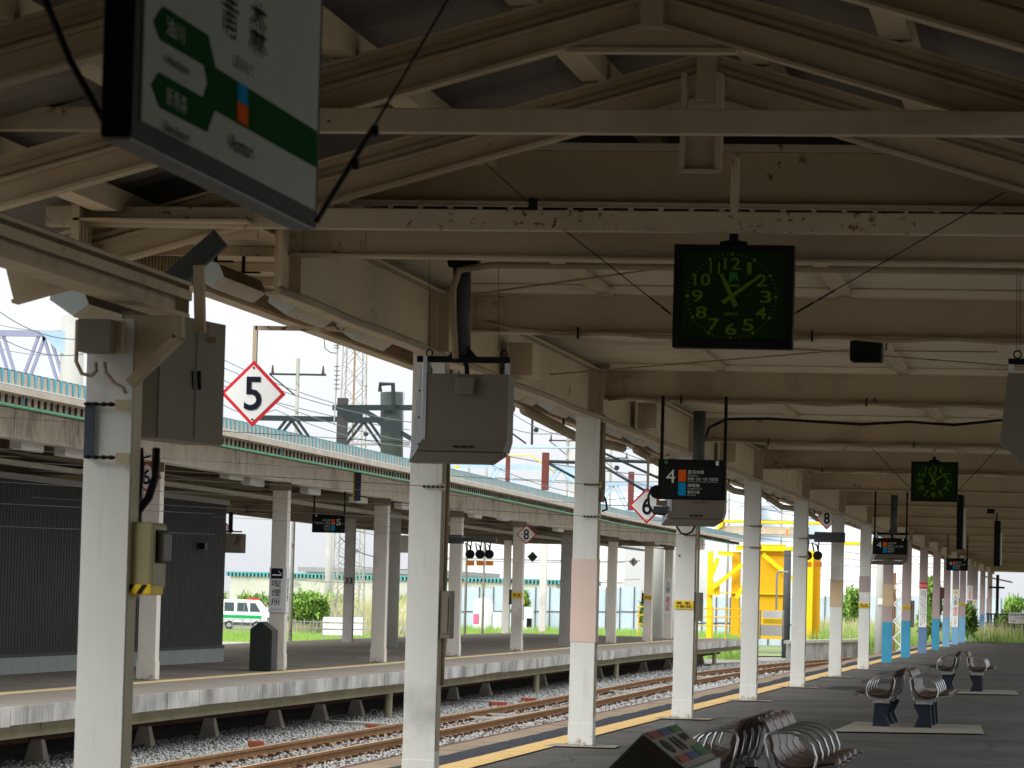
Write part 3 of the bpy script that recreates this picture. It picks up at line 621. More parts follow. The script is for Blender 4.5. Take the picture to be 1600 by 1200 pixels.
mb = MB(); mb.tube([P(832, 322, 22.7), P(757, 254, 22.7)], .003, BLK, 5); mb.cbox(P(833, 318, 22.7), .05, .04, .06, BLK); mb.build('stay_wire', label='short thin wire from a black clamp up to the rafter left of the big clock', cat='stay wire')
ck2, dx, z1 = clock(1424, 1496, 720.5, 784.5, 56, 'smaller looking square green clock farther along, above the benches')
MB().tube([(dx, 56.07, z1+.07), (dx, 56.07, z1+.3)], .02, CREAM2, 8).build('stem', ck2)
for a, b, sd in (((1424, 765), (1360, 698), 'left'), ((1496, 768), (1560, 700), 'right')):
    MB().tube([P(*a, 56.05), P(*b, 56.05)], .005, BLK, 5).build('stay_wire', label='thin stay wire rising %s from the farther clock' % sd, cat='stay wire')

# --- hanging train displays (grey housings) 
def display(px0, px1, py0, py1, Y, label, depth=.55, flip=0):
    A = P(px0, py0, Y); B = P(px1, py1, Y); x0, x1, z1, z0 = A.x, B.x, A.z, B.z; w_ = x1-x0; h_ = z1-z0
    t = thing('train_display', label, 'train display', ((x0+x1)/2, Y, z0)); s = w_/.56; ch = .075*s
    # rear housing: a box with a chamfered foot, its left flank a hood that reaches forward
    mb = MB(); mb.box(x0, x1, Y, Y+depth*.5, z0+.15*s, z1, BOXG)
    mb.add([(x0, Y, z0+.15*s), (x1, Y, z0+.15*s), (x1-.02*s, Y-.03*s, z0+ch), (x0-.03*s, Y-.03*s, z0+ch), (x0, Y+depth*.5, z0+.15*s), (x1, Y+depth*.5, z0+.15*s), (x1-.02*s, Y+depth*.5, z0+ch), (x0-.03*s, Y+depth*.5, z0+ch)], [(0, 1, 2, 3), (7, 6, 5, 4), (0, 3, 7, 4), (1, 5, 6, 2)], BOXG)
    mb.add([(x0-.03*s, Y-.03*s, z0+ch-.006), (x1-.02*s, Y-.03*s, z0+ch-.006), (x1-.12*s, Y-.02*s, z0), (x0-.08*s, Y-.02*s, z0), (x0-.03*s, Y+depth*.5, z0+ch-.006), (x1-.02*s, Y+depth*.5, z0+ch-.006), (x1-.12*s, Y+depth*.5, z0), (x0-.08*s, Y+depth*.5, z0)], [(0, 1, 2, 3), (7, 6, 5, 4), (0, 3, 7, 4), (1, 5, 6, 2), (3, 2, 6, 7), (0, 4, 5, 1)], BOXG)
    mb.build('housing', t)
    lx, ly = x0-.085*s, Y+.42*s
    sd_ = MB(); sd_.prism([(x0-.001, Y-.005, z1+.115*s), (x0-.001, Y-.005, z0+.15*s), (x0-.03*s, Y-.03*s, z0+ch), (x0-.075*s, Y-.02*s, z0), (lx-.02*s, ly, z0+.01), (lx-.02*s, ly, z0+h_*.45), (lx+.01, ly, z0+h_*.72), (x0-.02*s, Y+.06, z1+.115*s)], (-.004, .012, 0), BOXW); sd_.build('side_panel', t)
    MB().box(x0-.002, x0+.022*s, Y-.009, Y-.001, z0+.15*s, z1+.112*s, BOXW).build('edge_trim', t)
    MB().box(x0-.05*s, x1, Y+.02, Y+.07, z1+.075*s, z1+.115*s, BLK).build('hanger_bar', t)
    for xx in (x0+.01, x1-.03*s): MB().box(xx, xx+.03*s, Y+.03, Y+.06, z1, z1+.075*s, BOXW).build('hanger_strap', t)
    mb = MB(); cx = x0+w_*.5
    mb.cbox((cx, Y-.03, z1-.08*s), .12*s, .06, .12*s, BOXG); mb.build('cover_box', t, bevel=.008)
    mb = MB()
    for k in range(3): mb.box(x0+w_*.38+k*.05*s, x0+w_*.38+k*.05*s+.03*s, Y-.035*s, Y-.012*s, z0+.10*s, z0+.112*s, BLK)
    mb.build('vent', t)
    mb = MB(); mb.tube([(cx, Y+.05, z1), (cx-.005, Y+.05, z1+.05*s), (cx-.05*s, Y+.08, z1+.16*s)], .016*s, BLK, 8); mb.build('cable', t)
    for xx in (x0+.03, x1-.04):
        for zz in (z1+.02*s, z1+.135*s):
            mb = MB(); mb.tube([(xx+.02*s*math.cos(a), Y+.045, zz+.025*s*math.sin(a)) for a in np.linspace(0, 6.283, 13)], .005*s, BLK, 6); mb.build('eye_bolt', t)
    for k in range(3): MB().disc((x0-.018, Y-.03, z0+h_*(.2+.3*k)), .008, (0, -1, 0), .01, DGREY, 8).build('screw', t)
    return t, x0, x1, z0, z1, s
t, x0, x1, z0, z1, s = display(662, 791, 583, 725, 26.2, 'big grey hanging train display housing in front of the second column')
# pole with brackets and the cream cable that loops over
mb = MB(); pt = P(722, 405, 26.3); pb = P(722, 560, 26.3); mb.tube([pb, pt], .062, GREYP, 18); mb.build('pole', t, smooth=True)
mb = MB(); mb.prism([P(698, 402, 26.22), P(746, 402, 26.22), P(744, 420, 26.22), P(700, 416, 26.22)], (0, .16, 0), BLK)
for sx in (-1, 1): mb.prism([P(722+sx*8, 540, 26.25), P(722+sx*26, 561, 26.25), P(722+sx*8, 561, 26.25)], (0, .03, 0), BLK)
mb.build('bracket', t)
for x in (706, 735): MB().tube([P(x, 405, 26.3), P(x, 355, 26.3)], .007, BLK, 6).build('rod', t)
for x in (671, 779): MB().tube([P(x, 548, 26.25), P(x, 360, 26.25)], .0018, BLK, 4).build('safety_wire', t)
pts = [P(712, 560, 26.2), P(708, 500, 26.2), P(708, 450, 26.2), P(718, 422, 26.2), P(745, 405, 26.2), P(780, 393, 26.2), P(850, 391, 26.2), P(1100, 391, 26.2), P(1620, 391, 26.2)]
pts = [Vector((p.x, 26.2 if i < 5 else 26.0, min(p.z, 3.76))) for i, p in enumerate(pts)]
MB().tube(pts, .024, CABL, 10).build('cream_cable', smooth=True, label='thick cream cable looping down beside the big grey display and right along the beam', cat='cable')
for x in (793, 1040, 1386, 1575): 
    mb = MB(); p = P(x, 391, 25.95); mb.cbox(p, .012, .05, .10, BLK); mb.cbox(p+Vector((0, 0, -.045)), .035, .05, .02, BLK); mb.build('cable_clamp', label={793: 'leftmost', 1040: 'second', 1386: 'third', 1575: 'rightmost'}[x]+' black clamp holding the cream cable to the front beam', cat='cable clamp', group='cable clamps along the front beam')
t, x0, x1, z0, z1, s = display(1047, 1131, 762, 823, 40.5, 'grey hanging train display housing below the black platform 4 sign')
p = P(1092, 700, 40.6); MB().tube([(p.x, 40.6, z1+.1), (p.x, 40.6, 3.5)], .065, GREYP, 16).build('pole', t, smooth=True)
MB().tube([P(1057, 822, 40.4), P(1064, 833, 40.4), P(1073, 835, 40.4), P(1081, 831, 40.4), P(1086, 822, 40.4)], .01, CABD, 8).build('drooping_cable', t, smooth=True)
t, x0, x1, z0, z1, s = display(1368, 1419, 842, 883, 70.5, 'grey hanging train display housing below the second black platform sign')
p = P(1397, 800, 70.5); MB().tube([(p.x, 70.5, z1+.1), (p.x, 70.5, 3.5)], .065, GREYP, 16).build('pole', t, smooth=True)
# display cut by the right border
ar = P(1568, 583, 26.0); t = thing('train_display', 'dark grey train display with a slanted left flank, cut off by the right border', 'train display', (-.3, 26, 2.5))
a_, b_, c_, d_ = P(1575, 583, 26), P(1562, 690, 26), P(1596, 723, 26), P(1640, 712, 26)
mb = MB(); mb.prism([a_, b_, c_, d_, P(1660, 583, 26)], (0, .3, 0), BOXG); mb.build('housing', t); MB().box(a_.x, a_.x+.6, 26.0, 26.05, a_.z+.06, a_.z+.1, BLK).build('hanger_bar', t)
MB().box(a_.x, a_.x+.04, 26.0, 26.04, a_.z, a_.z+.06, BOXW).build('hanger_strap', t)
for x in (1589, 1594): MB().tube([P(x, 548, 26), P(x, 395, 26)], .002, BLK, 4).build('safety_wire', t)
MB().tube([P(1590+6*math.cos(q), 554+6*math.sin(q), 26) for q in np.linspace(0, 6.283, 12)], .006, BLK, 6).build('eye_bolt', t)

# --- platform 4 signs
def psign(px0, px1, py0, py1, Y, label, num='4', top=3.50, mirror=False, rods=True, bare=False):
    A = P(px0, py0, Y); B = P(px1, py1, Y); x0, x1, z1, z0 = A.x, B.x, A.z, B.z; w_, h_ = x1-x0, z1-z0
    t = thing('platform_sign', label, 'platform sign', ((x0+x1)/2, Y, z0))
    MB().box(x0, x1, Y, Y+.09, z0, z1, BLK).build('case', t, bevel=.004)
    MB().box(x0+.04*w_, x1-.06*w_, Y-.003, Y-.001, z0+.06*h_, z1-.18*h_, SBLK).build('face', t)
    f = (lambda u: x0+w_*u) if not mirror else (lambda u: x1-w_*u)
    def T(b, u0, u1, v0, v1, m=STXT, bold=.0):
        a_, c_ = sorted((f(u0), f(u1))); ftext(b, 'sign_text', a_, c_, z1-h_*v1, z1-h_*v0, Y-.005, m, t, bold)
    def S(u0, u1, v0, v1, m, nm):
        a_, c_ = sorted((f(u0), f(u1))); MB().box(a_, c_, Y-.006, Y-.004, z1-h_*v1, z1-h_*v0, m).build(nm, t)
    T(num, .12, .255, .26, .59); S(.30, .415, .26, .55, SORG, 'orange_square'); S(.30, .415, .575, .90, SBLU, 'blue_square')
    T('奥羽本線', .44, .68, .265, .36); T('Ou Line', .44, .58, .38, .42, bold=0); T('新青森・弘前・大館・秋田方面', .44, .89, .44, .52); T('for Shin-Aomori, Hirosaki, Odate & Akita', .44, .88, .535, .565, bold=0)
    T('津軽線', .44, .62, .60, .69); T('Tsugaru Line', .44, .66, .71, .75, bold=0); T('蟹田方面', .44, .62, .77, .85); T('for Kanita', .44, .565, .87, .90, bold=0)
    S(.85, .895, .02, .14, STXT, 'lamp_slot')
    if num == '4' and not mirror: S(.09, .14, .035, .12, CLKR, 'small_emblem')
    if rods:
        for x in (x0+.012, x1-.03): MB().box(x, x+.03 if w_ > .5 else x+.02, Y+.02, Y+.06, z1, top, BLK).build('hanger', t)
    return t
psign(1029, 1133, 717, 782, 37.6, 'black platform 4 sign with orange and blue squares, nearest of its kind')
psign(1364, 1417, 840, 867, 67.6, 'black platform 4 sign in the middle distance, second largest of the platform 4 signs')
psign(1479, 1512, 872, 892, 108, 'black platform 4 sign farthest away, smallest of the platform 4 signs')
# loudspeaker, camera on the pole by the 6 sign
t = thing('security_camera', 'grey security camera on a black looped cable bracket left of the platform 4 sign', 'camera', P(1030, 790, 37.8))
MB().tube([P(1028, 768, 37.8), P(1018, 762, 37.8), P(1013, 775, 37.8), P(1014, 790, 37.8), P(1022, 802, 37.8), P(1040, 804, 37.8)], .012, CABD, 8).build('cable', t, smooth=True)
MB().tube([P(1026, 768, 37.8), P(1026, 769, 37.6)], .065, BLK, 16).build('speaker_horn', t)
MB().cbox(P(1034, 797, 37.8), .15, .2, .07, GREYP).build('body', t, bevel=.01); MB().cbox(P(1034, 786, 37.8), .10, .08, .05, BOXG).build('bracket', t)
# projector / small black box under the beam
t = thing('ceiling_speaker', 'small black box with bent corner hanging under the flat roof right of the big clock', 'speaker', P(1352, 565, 29.5))
A = P(1328, 532, 29.5); B = P(1377, 564, 29.5); MB().box(A.x, B.x, 29.5, 29.8, B.z, A.z, BLK).build('box', t, bevel=.01); MB().box(A.x+.04, B.x-.0, 29.47, 29.5, B.z-.012, B.z, BLK).build('lip', t)
MB().box(A.x+.02, B.x-.03, 29.6, 29.64, A.z, A.z+.04, BLK).build('hanger', t); MB().tube([P(1384, 548, 29.6), P(1386, 530, 29.6), P(1392, 527, 29.6)], .006, BLK, 5).build('cable', t)
for i, (xa, ya, yb, Y, lb) in enumerate([(1500, 752, 858, 72, 'long black upright sign box hanging edge-on right of the farther clock'), (1558, 795, 884, 82, 'black upright sign box with a top arm hanging edge-on near the far right')]):
    t = thing('hanging_sign', lb, 'hanging sign', P(xa, yb, Y)); A = P(xa-4, ya, Y); B = P(xa+4, yb, Y)
    MB().box(A.x, B.x, Y, Y+.9, B.z, A.z-.25, BLK).build('case', t); MB().box(A.x+.03, A.x+.06, Y+.2, Y+.25, A.z-.25, 3.5, BLK).build('hanger', t); MB().box(B.x, B.x+.02, Y, Y+.9, B.z+.02, A.z-.5, TRIML).build('trim', t)
    if i: MB().box(A.x-.16, A.x, Y+.1, Y+.3, A.z-.1, A.z+.02, BLK).build('arm', t)
# black sagging cable + cream conduits along the cross beams
wire([P(1100, 690, 40.9), P(1108, 668, 40.9), P(1135, 655, 40.9), P(1200, 654, 40.9), P(1280, 659, 40.9), P(1345, 663, 40.9), P(1420, 659, 40.9), P(1490, 664, 40.9), P(1560, 657, 40.9), P(1620, 658, 40.9)], .017, CABD, 'black_cable', 'thick black cable sagging across the ceiling above the platform 4 sign', 'cable')
for Y, py, k in ((28.6, 518, 1), (38.1, 630, 2), (47.9, 690, 3), (57.5, 727, 4)):
    A = P(760 if k == 1 else [0, 760, 950, 1110, 1210][k], py-16 if k == 1 else py-6, Y); pts = [A]
    for j in range(1, 30):
        x = A.x+(0.6-A.x)*j/29; pts.append(Vector((x, Y, 3.47+.012*math.sin(j*1.3+k)+(.0 if j > 2 else .03))))
    wire(pts, .019, CABL, 'beam_cable', ['', 'brown cable clipped under the cross beam just behind the big clock', 'brown cable clipped under the cross beam at the pink panelled column', 'brown cable under the cross beam behind the black sagging cable', 'thin brown cable under the cross beam in front of the farther clock'][k], 'cable')
    for j in (4, 14, 23): 
        p = pts[j]; MB().cbox((p.x, Y-.02, p.z+.01), .014, .05, .085, BLK).build('cable_clip', label='small dark clip on a cross beam cable', cat='cable clip', group='clips of the cross beam cables')
# small tags hanging on the far side etc
# --- fluorescent fixtures under the eave
def fixture(name='eave_lamp'):
    t = thing(name, '', 'lamp', (0, 0, 0))
    sec = [(-.10, .0), (.03, -.085), (.115, -.02), (.08, .06), (-.02, .10), (-.09, .07)]
    mb = MB(); L_ = 1.24
    for y in (0, L_): MB().prism([(x, y, z) for x, z in sec], (0, .004 if y == 0 else -.004, 0), FIXW).build('end_cap', t)
    mb = MB(); mb.add([(x, y, z) for y in (.0045, L_-.0045) for x, z in sec], [(1, 2, 8, 7), (2, 3, 9, 8), (3, 4, 10, 9), (4, 5, 11, 10), (5, 0, 6, 11)], FIXD); mb.build('back', t)
    mb = MB(); mb.add([(x, y, z) for y in (.02, L_-.02) for x, z in sec], [(0, 1, 7, 6)], FIXL); mb.add([(.03, .0, -.088), (.1165, .0, -.0215), (.1165, L_, -.0215), (.03, L_, -.088)], [(0, 1, 2, 3)], FIXL); mb.build('reflector', t)
    
    for y in (.2, 1.0): mb = MB(); mb.box(-.05, .12, y, y+.03, .09, .10, BLK); mb.box(.0, .02, y, y+.02, .09, .2, BLK); mb.build('bracket', t)
    return t
f0 = fixture()
ysf = [19.95, 23.2, 25.5, 27.9]+[31.2+2.42*k for k in range(32)]
for i, y in enumerate(ysf):
    t = f0 if i == 0 else copy_tree(f0); t.location = (-5.42, y, 3.44) if i else (-5.36, 19.75, 3.0)
    nm = {0: 'fluorescent eave lamp above the nearest column, by the beam end at the far left', 1: 'fluorescent eave lamp just right of the wall cabinet post', 2: 'fluorescent eave lamp above the diamond 5 sign arm, second along the eave', 3: 'fluorescent eave lamp last before the second column'}.get(i)
    tag(t, nm or 'fluorescent lamp in the row under the near canopy eave beyond the second column', 'lamp', group='eave lamps' if not nm else 'eave lamps')
# ------- diamond signs
def diamond(px, py, r, Y, num, label, arm=None, m=RED, face=WHT, txt=NAVY):
    c = P(px, py, Y); rw_ = r/FPX*Y
    t = thing('diamond_sign', label, 'diamond sign', c)
    D_ = lambda q, dy: [(c.x, Y+dy, c.z+q), (c.x+q, Y+dy, c.z), (c.x, Y+dy, c.z-q), (c.x-q, Y+dy, c.z)]
    MB().prism(D_(rw_, .0), (0, .012, 0), m).build('border', t); MB().prism(D_(rw_*.86, -.004), (0, .003, 0), face).build('face', t)
    if num: ftext(num, 'number', c.x-rw_*.27, c.x+rw_*.27, c.z-rw_*.51, c.z+rw_*.51, Y-.008, txt, t, .012)
    for s in (-1, 1): MB().disc((c.x, Y-.005, c.z+s*rw_*.78), rw_*.035, (0, -1, 0), .006, DGREY, 8).build('bolt', t)
    if arm:
        mb = MB(); (ax, ay), (bx, by) = arm; a_, b_ = P(ax, ay, Y), P(bx, by, Y); e = rw_*.13
        mb.beam((c.x, Y+.02, c.z+rw_*.9), (c.x, Y+.02, a_.z+e/2), e, e, CREAM, (0, 1, 0)); mb.beam((c.x, Y+.02, a_.z), (b_.x, Y+.02, a_.z+.0), e, e, CREAM2); mb.build('arm', t)
    return t
diamond(395.5, 615, 53, 27.8, '5', 'large red bordered diamond sign reading 5 hanging from a rusty arm', ((395, 512), (610, 512)))
diamond(1011, 790, 28.5, 47.2, '6', 'red bordered diamond sign reading 6, half behind the camera left of the platform 4 sign', ((1011, 713), (1060, 713)))
diamond(1292, 810, 17.5, 80, '8', 'red bordered diamond sign reading 8, partly behind a column under the near canopy', ((1294, 780), (1320, 780)))
diamond(229, 745, 24.5, 58.9, '6', 'red bordered diamond sign reading 6 behind black conduits beside the nearest column', ((228, 700), (245, 700)))
diamond(822.5, 835, 16, 99.5, '8', 'small red bordered diamond sign reading 8 hanging under the far canopy')
diamond(348, 829, 18, 93, '8', 'red bordered diamond sign reading 8 behind the small grey box, right of the dark building')
diamond(832, 870, 8.5, 118, '', 'small dark green diamond plate hanging under the far canopy', m=GREYP, face=mat('dark_green_enamel', (.02, .09, .06), .5))
diamond(990, 878, 7, 150, 'K', 'tiny red and white diamond sign farthest down under the far canopy')
# ------- cabinet, intercom, conduits at the nearest column
t = thing('wall_cabinet', 'brownish grey steel cabinet with two doors mounted behind the nearest column', 'cabinet', P(275, 700, 20.5))
Yc = 20.0
mb = MB()
fl, fm, fr_ = (250, 528), (302, 505), (348, 523)
pL = [P(207, 562, Yc), P(249, 555, Yc), P(249, 700, Yc), P(207, 697, Yc)]
A0 = P(252, 492, Yc); A1 = P(252, 688, Yc); B0 = P(348, 523, Yc+2.0); B1 = P(344, 701, Yc+2.0)
zt_, zb_ = P(300, 508, Yc+1).z, P(300, 696, Yc+1).z
xa, xb = A0.x, P(347, 600, Yc+.9).x
MB().prism([(xa, Yc, zb_), (xa, Yc, zt_), (xa+.001, Yc+.0, zt_), (xb, Yc+.95, zt_), (xb, Yc+.95, zb_)], (-.22, .02, 0), CAB).build('body', t)
DRK = mat('cabinet_shade_side', (.09, .075, .05), .7, .15, 2)  # the flank's shade is put into a darker cabinet colour
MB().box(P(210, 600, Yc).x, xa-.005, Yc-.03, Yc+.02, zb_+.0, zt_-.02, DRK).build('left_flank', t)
mx_, my_ = xa+(xb-xa)*.55, Yc+.52
MB().beam((mx_+.004, my_-.012, zb_+.02), (mx_+.004, my_-.012, zt_-.02), .003, .004, BLK, (0, 1, 0)).build('door_gap', t)
for dx_ in (-.012, .03): MB().tube([(mx_+dx_, my_-.03, (zb_+zt_)/2-.05), (mx_+dx_, my_-.05, (zb_+zt_)/2+.02), (mx_+dx_, my_-.05, (zb_+zt_)/2+.05)], .012, BLK, 6).build('handle', t)
MB().cbox((xa+(xb-xa)*.8, Yc+.70, zt_-.10), .075, .012, .035, CREAM).build('name_plate', t)
# intercom
t = thing('platform_telephone', 'olive beige platform phone box with a black and yellow striped foot on the nearest column', 'phone box', P(222, 930, 19.2))
OLV = mat('phone_olive', (.30, .28, .15), .5, .05, 3)
A = P(196, 815, 19.15); B = P(237, 930, 19.15)
MB().box(A.x, B.x, 19.15, 19.45, B.z+.03, A.z, OLV).build('body', t, bevel=.018)
MB().box(A.x-.03, A.x, 19.2, 19.5, B.z-.02, A.z+.03, CAB).build('back_plate', t)
C_ = P(233, 850, 19.2); D = P(254, 880, 19.2); MB().box(B.x, B.x+.01, 19.2, 19.42, D.z, P(0, 822, 19.2).z, BLK).build('recess', t); MB().box(B.x-.0, D.x, 19.22, 19.4, P(250, 878, 19.2).z, P(250, 832, 19.2).z, BOXG).build('handset_cover', t, bevel=.01)
mb = MB(); zA, zB_ = B.z+.002, P(196, 912, 19.15).z
mb.box(A.x, B.x, 19.14, 19.4, B.z, zB_, YELL); mb.build('striped_foot', t, bevel=.01)
wst = B.x-A.x
for k in range(2): MB().prism([(A.x+.005+k*.065, 19.138, zA+.004), (A.x+.03+k*.065, 19.138, zA+.004), (A.x+.062+k*.065, 19.138, zB_-.002), (A.x+.037+k*.065, 19.138, zB_-.002)], (0, -.002, 0), BLK).build('black_stripe', t)
for i, (pts, r) in enumerate([([(219, 700), (221, 740), (216, 775), (206, 800), (208, 818)], .018), ([(244, 700), (243, 745), (232, 778), (215, 800), (214, 818)], .022), ([(236, 712), (222, 716), (212, 740), (210, 760)], .006)]):
    wire([P(x, y, 19.35) for x, y in pts], r, CABD, 'black_conduit', ['left black conduit between cabinet and phone box', 'right thicker black conduit curving from the cabinet down to the phone box', 'thin black wire looped behind the conduits under the cabinet'][i], 'conduit')
wire([P(207, 935, 19.3), P(207, 980, 19.3), P(207, 1010, 19.3)], .008, YELL, 'yellow_conduit', 'short amber conduit below the phone box on the nearest column', 'conduit')
wire([P(194, 600, 19.3), P(197, 640, 19.3), P(196, 812, 19.3)], .014, CABL, 'cream_conduit', 'cream conduit down the right edge of the nearest column', 'conduit')
wire([P(149, 566, 19.0), P(150, 580, 19.0), P(143, 584+3, 19.0), P(128, 584, 19.0), P(119, 565, 19.0), P(120, 540, 19.0), P(121, 500, 19.0)], .011, CABL, 'lamp_cable', 'cream cable looping out left of the nearest column head', 'cable')
wire([P(163, 566, 19.0), P(165, 582, 19.0), P(178, 598, 19.0), P(192, 606, 19.0), P(197, 615, 19.0)], .011, CABL, 'lamp_cable', 'cream cable curving across the nearest column to its right edge', 'cable')
t = thing('junction_box', 'stained cream junction box on the head of the nearest column', 'junction box', P(158, 552, 18.95))
A = P(129, 500, 18.95); B = P(189, 552, 18.95); MB().box(A.x, B.x-.03, 18.85, 19.05, B.z, A.z, CAB).build('box', t, bevel=.005); MB().box(B.x-.03, B.x, 18.95, 19.05, B.z, A.z, COLS).build('side_plate', t)
t = thing('scale_strip', 'narrow dark blue strip on the nearest column between two rusty turnbuckles', 'marker strip', P(139, 712, 19.05))
A = P(133, 628, 19.06); B = P(145, 714, 19.06); MB().box(A.x, B.x, 19.06, 19.075, B.z, A.z, mat('strip_slate', (.05, .06, .09), .5, .1)).build('strip', t)
for y_, lb in ((631, 'upper rusty turnbuckle across the nearest column'), (714, 'lower rusty turnbuckle across the nearest column')):
    mb = MB(); a_ = P(131, y_, 19.03); b_ = P(180, y_+1, 19.03); pts = [a_.lerp(b_, q/8) for q in range(9)]; mb.tube(pts, [.006, .012, .006, .013, .006, .014, .008, .014, .006], BLK, 6); mb.cbox(P(192, y_+2, 19.03), .07, .03, .055, COLS); mb.build('turnbuckle', label=lb, cat='turnbuckle')
# boxes on the right flanks of columns
def flank(i, py0, py1, wd, label, m=CAB, dx=0):
    Y = CY[i]; z1 = zat(i, py0); z0 = zat(i, py1); t = thing('switch_box', label, 'switch box', (XL+.16, Y, z0))
    MB().box(XL+.127, XL+.127+wd, Y-.08, Y+.10, z0, z1, m).build('box', t, bevel=.005); MB().box(XL+.15, XL+.15+wd*.5, Y-.09, Y-.082, z0+.04, z1-.04, m).build('door', t)
flank(1, 922, 997, .085, 'tall grey switch box on the right flank of the second column')
flank(3, 925, 970, .09, 'grey switch box on the right flank of the yellow labelled fourth column')
flank(9, 938, 980, .1, 'grey switch box on the first column behind the blue lower band')
flank(11, 918, 935, .14, 'small maroon box on the right flank of a blue footed column', mat('maroon', (.12, .05, .05), .6))
wire([(XL+.15, CY[1], 0.8), (XL+.15, CY[1], 1.0), (XL+.155, CY[1], 3.2)], .016, CABL, 'cream_conduit', 'cream conduit running down the right edge of the second column', 'conduit')
wire([(XL+.15, CY[2]-.04, 3.25), (XL+.152, CY[2]-.04, 3.0), (XL+.16, CY[2]-.04, 2.6), (XL+.15, CY[2]-.04, 2.45)], .025, CABL, 'cream_conduit', 'cream conduit bowed off the top of the pink panelled column', 'conduit')
wire([(XL+.16, CY[3]-.06, 3.2), (XL+.16, CY[3]-.06, .45)], .018, CABL, 'cream_conduit', 'pale pipe running down the right edge of the yellow labelled fourth column', 'conduit')
wire([(XL+.15, CY[2], 2.55), (XL+.19, CY[2], 2.45), (XL+.2, CY[2], 2.38), (XL+.15, CY[2], 2.36)], .012, CABD, 'black_cable', 'short black cable hook on the right edge of the pink panelled column', 'cable')
# --- wire stays from column to column across the track
for i in range(1, 6):
    for dz, k in ((0, 'upper'), (-.32, 'lower')):
        z = 2.62+dz; y = CY[i]; mb = MB(); a_ = Vector((XL-7.6, y-3.2, z+.22)); b_ = Vector((XL+.13, y-.115, z)); mb.tube([a_, b_], .0025, DGREY, 5)
        for q in range(5): mb.tube([Vector((XL-.02+q*.035, y-.125, z+.002)), Vector((XL-.0+q*.035, y-.125, z+.002))], .011, DKRUST, 6)
        mb.cbox((XL+.13, y-.11, z), .05, .03, .05, COLS)
        mb.build('stay_wire', label='%s wire stay with a rusty turnbuckle across the %s column' % (k, ['', 'second', 'pink panelled third', 'yellow labelled fourth', 'fifth', 'sixth'][i]), cat='stay wire')
# wires left of the near column (in front of the dark building)
for y0_, y1_, lb in ((786, 803, 'upper'), (822, 835, 'lower')):
    wire([P(-20, y0_, 45), P(335, y1_, 62)], .006, DGREY, 'span_wire', '%s thin wire spanning in front of the charcoal building' % lb, 'wire')

# unseen slab and walls, added to keep daylight off the near roof
cb = thing('light_blocker', 'unseen slab and walls added to keep daylight off the near roof', 'light blocker', (-5, -10, 4.6))
MB().box(-60, 14, -60, -45, 5.2, 8.0, DARKDECK).build('light_block_slab', cb)
MB().box(-14, -8.2, -50, 5, -1, 5.6, mat('light_block_wall', (.14, .12, .09), .8)).build('left_light_block', cb)
MB().box(5.0, 5.4, -60, 14, -1, 5.2, mat('light_block_wall', (.14, .12, .09), .8)).build('right_light_block', cb)

# ================================================================== FAR PLATFORM
fcn = thing('far_canopy', 'long weathered canopy over the far platform with turquoise capped folded roof edge', 'station canopy', (-14.65, 60, 0))
Y0, Y1 = 40.0, 151.0
XE = -12.95
def fstrip(x0, x1, z0, z1, m, name, y0=Y0, y1=Y1, step=4): return strip(x0, x1, y0, y1, z0, z1, m, fc, step).build(name, fcn)
# folded plate roof: zigzag seen at the eave
rp = MB(); cp = MB(); y = Y0; pit = .30; zb, zt = 3.90, 4.075; vs = []; fs = []
while y < Y1:
    x = XE+fc(y)
    q = [(y, zb), (y+.06, zb), (y+.105, zt), (y+.255, zt), (y+.30, zb)]
    for yy, z in q[:4]: vs += [(x, yy, z), (x-10.5, yy, z+.02)]
    # turquoise closures fill the valleys on top: wide at the top, narrow below
    cp.prism([(x+.004, y-.045, zt-.0), (x+.004, y+.105, zt), (x+.004, y+.06, zb), (x+.004, y, zb)], (-.02, 0, 0), TURQ)
    y += pit
n = len(vs)//2; rp.add(vs, [(2*i, 2*i+1, 2*i+3, 2*i+2) for i in range(n-1)], BEIGE)
# beige end caps under the crests
for i in range(0, n-4, 4):
    a = vs[2*(i+1)]; x = a[0]
    rp.prism([(x-.004, vs[2*(i+1)][1], zb), (x-.004, vs[2*(i+2)][1], zt-.012), (x-.004, vs[2*(i+3)][1], zt-.012), (x-.004, vs[2*(i+3)][1]+.045, zb)], (-.012, 0, 0), BEIGE)
rp.build('folded_roof', fcn); cp.build('edge_caps', fcn, kind='stuff')
fstrip(XE-10.4, XE-.3, 4.10, 4.13, BEIGE, 'roof_sheet')
fstrip(XE-.06, XE+.01, 3.80, 3.885, BEIGE, 'edge_angle'); fstrip(XE-.0, XE+.012, 3.888, 3.90, WHT, 'edge_line')
gt = MB(); y = Y0
while y < Y1:
    x = XE-.22+fc(y); gt.box(x, x+.03, y, y+.22, 3.70, 3.785, SLABW if int(y*7) % 3 else BEIGE); gt.box(x+.03, x+.05, y+.24, y+.29, 3.68, 3.80, DKRUST); y += .30
gt.build('gutter_face', fcn, kind='stuff')
pg = MB(); pg.tube([(XE-.12+fc(y), y, 3.665) for y in np.arange(Y0, Y1, 3)], .022, GREENP, 8); pg.build('green_pipe', fcn, smooth=True)
for y in np.arange(Y0+1, Y1, 5.2): MB().box(XE-.13+fc(y), XE-.11+fc(y), y, y+.03, 3.67, 3.9, TURQ).build('pipe_hanger', fcn)
fstrip(-14.55, XE-.2, 3.872, 3.885, BEIGE, 'soffit_ledge')
bm = MB(); y = Y0; rn = random.Random(9)
while y < Y1:
    l = rn.choice([.55, .7, .7, .9]); x = -14.54+fc(y); bm.box(x, x+.03+rn.uniform(0, .006), y, y+l-.02, 3.50, 3.86, FBEAM); y += l
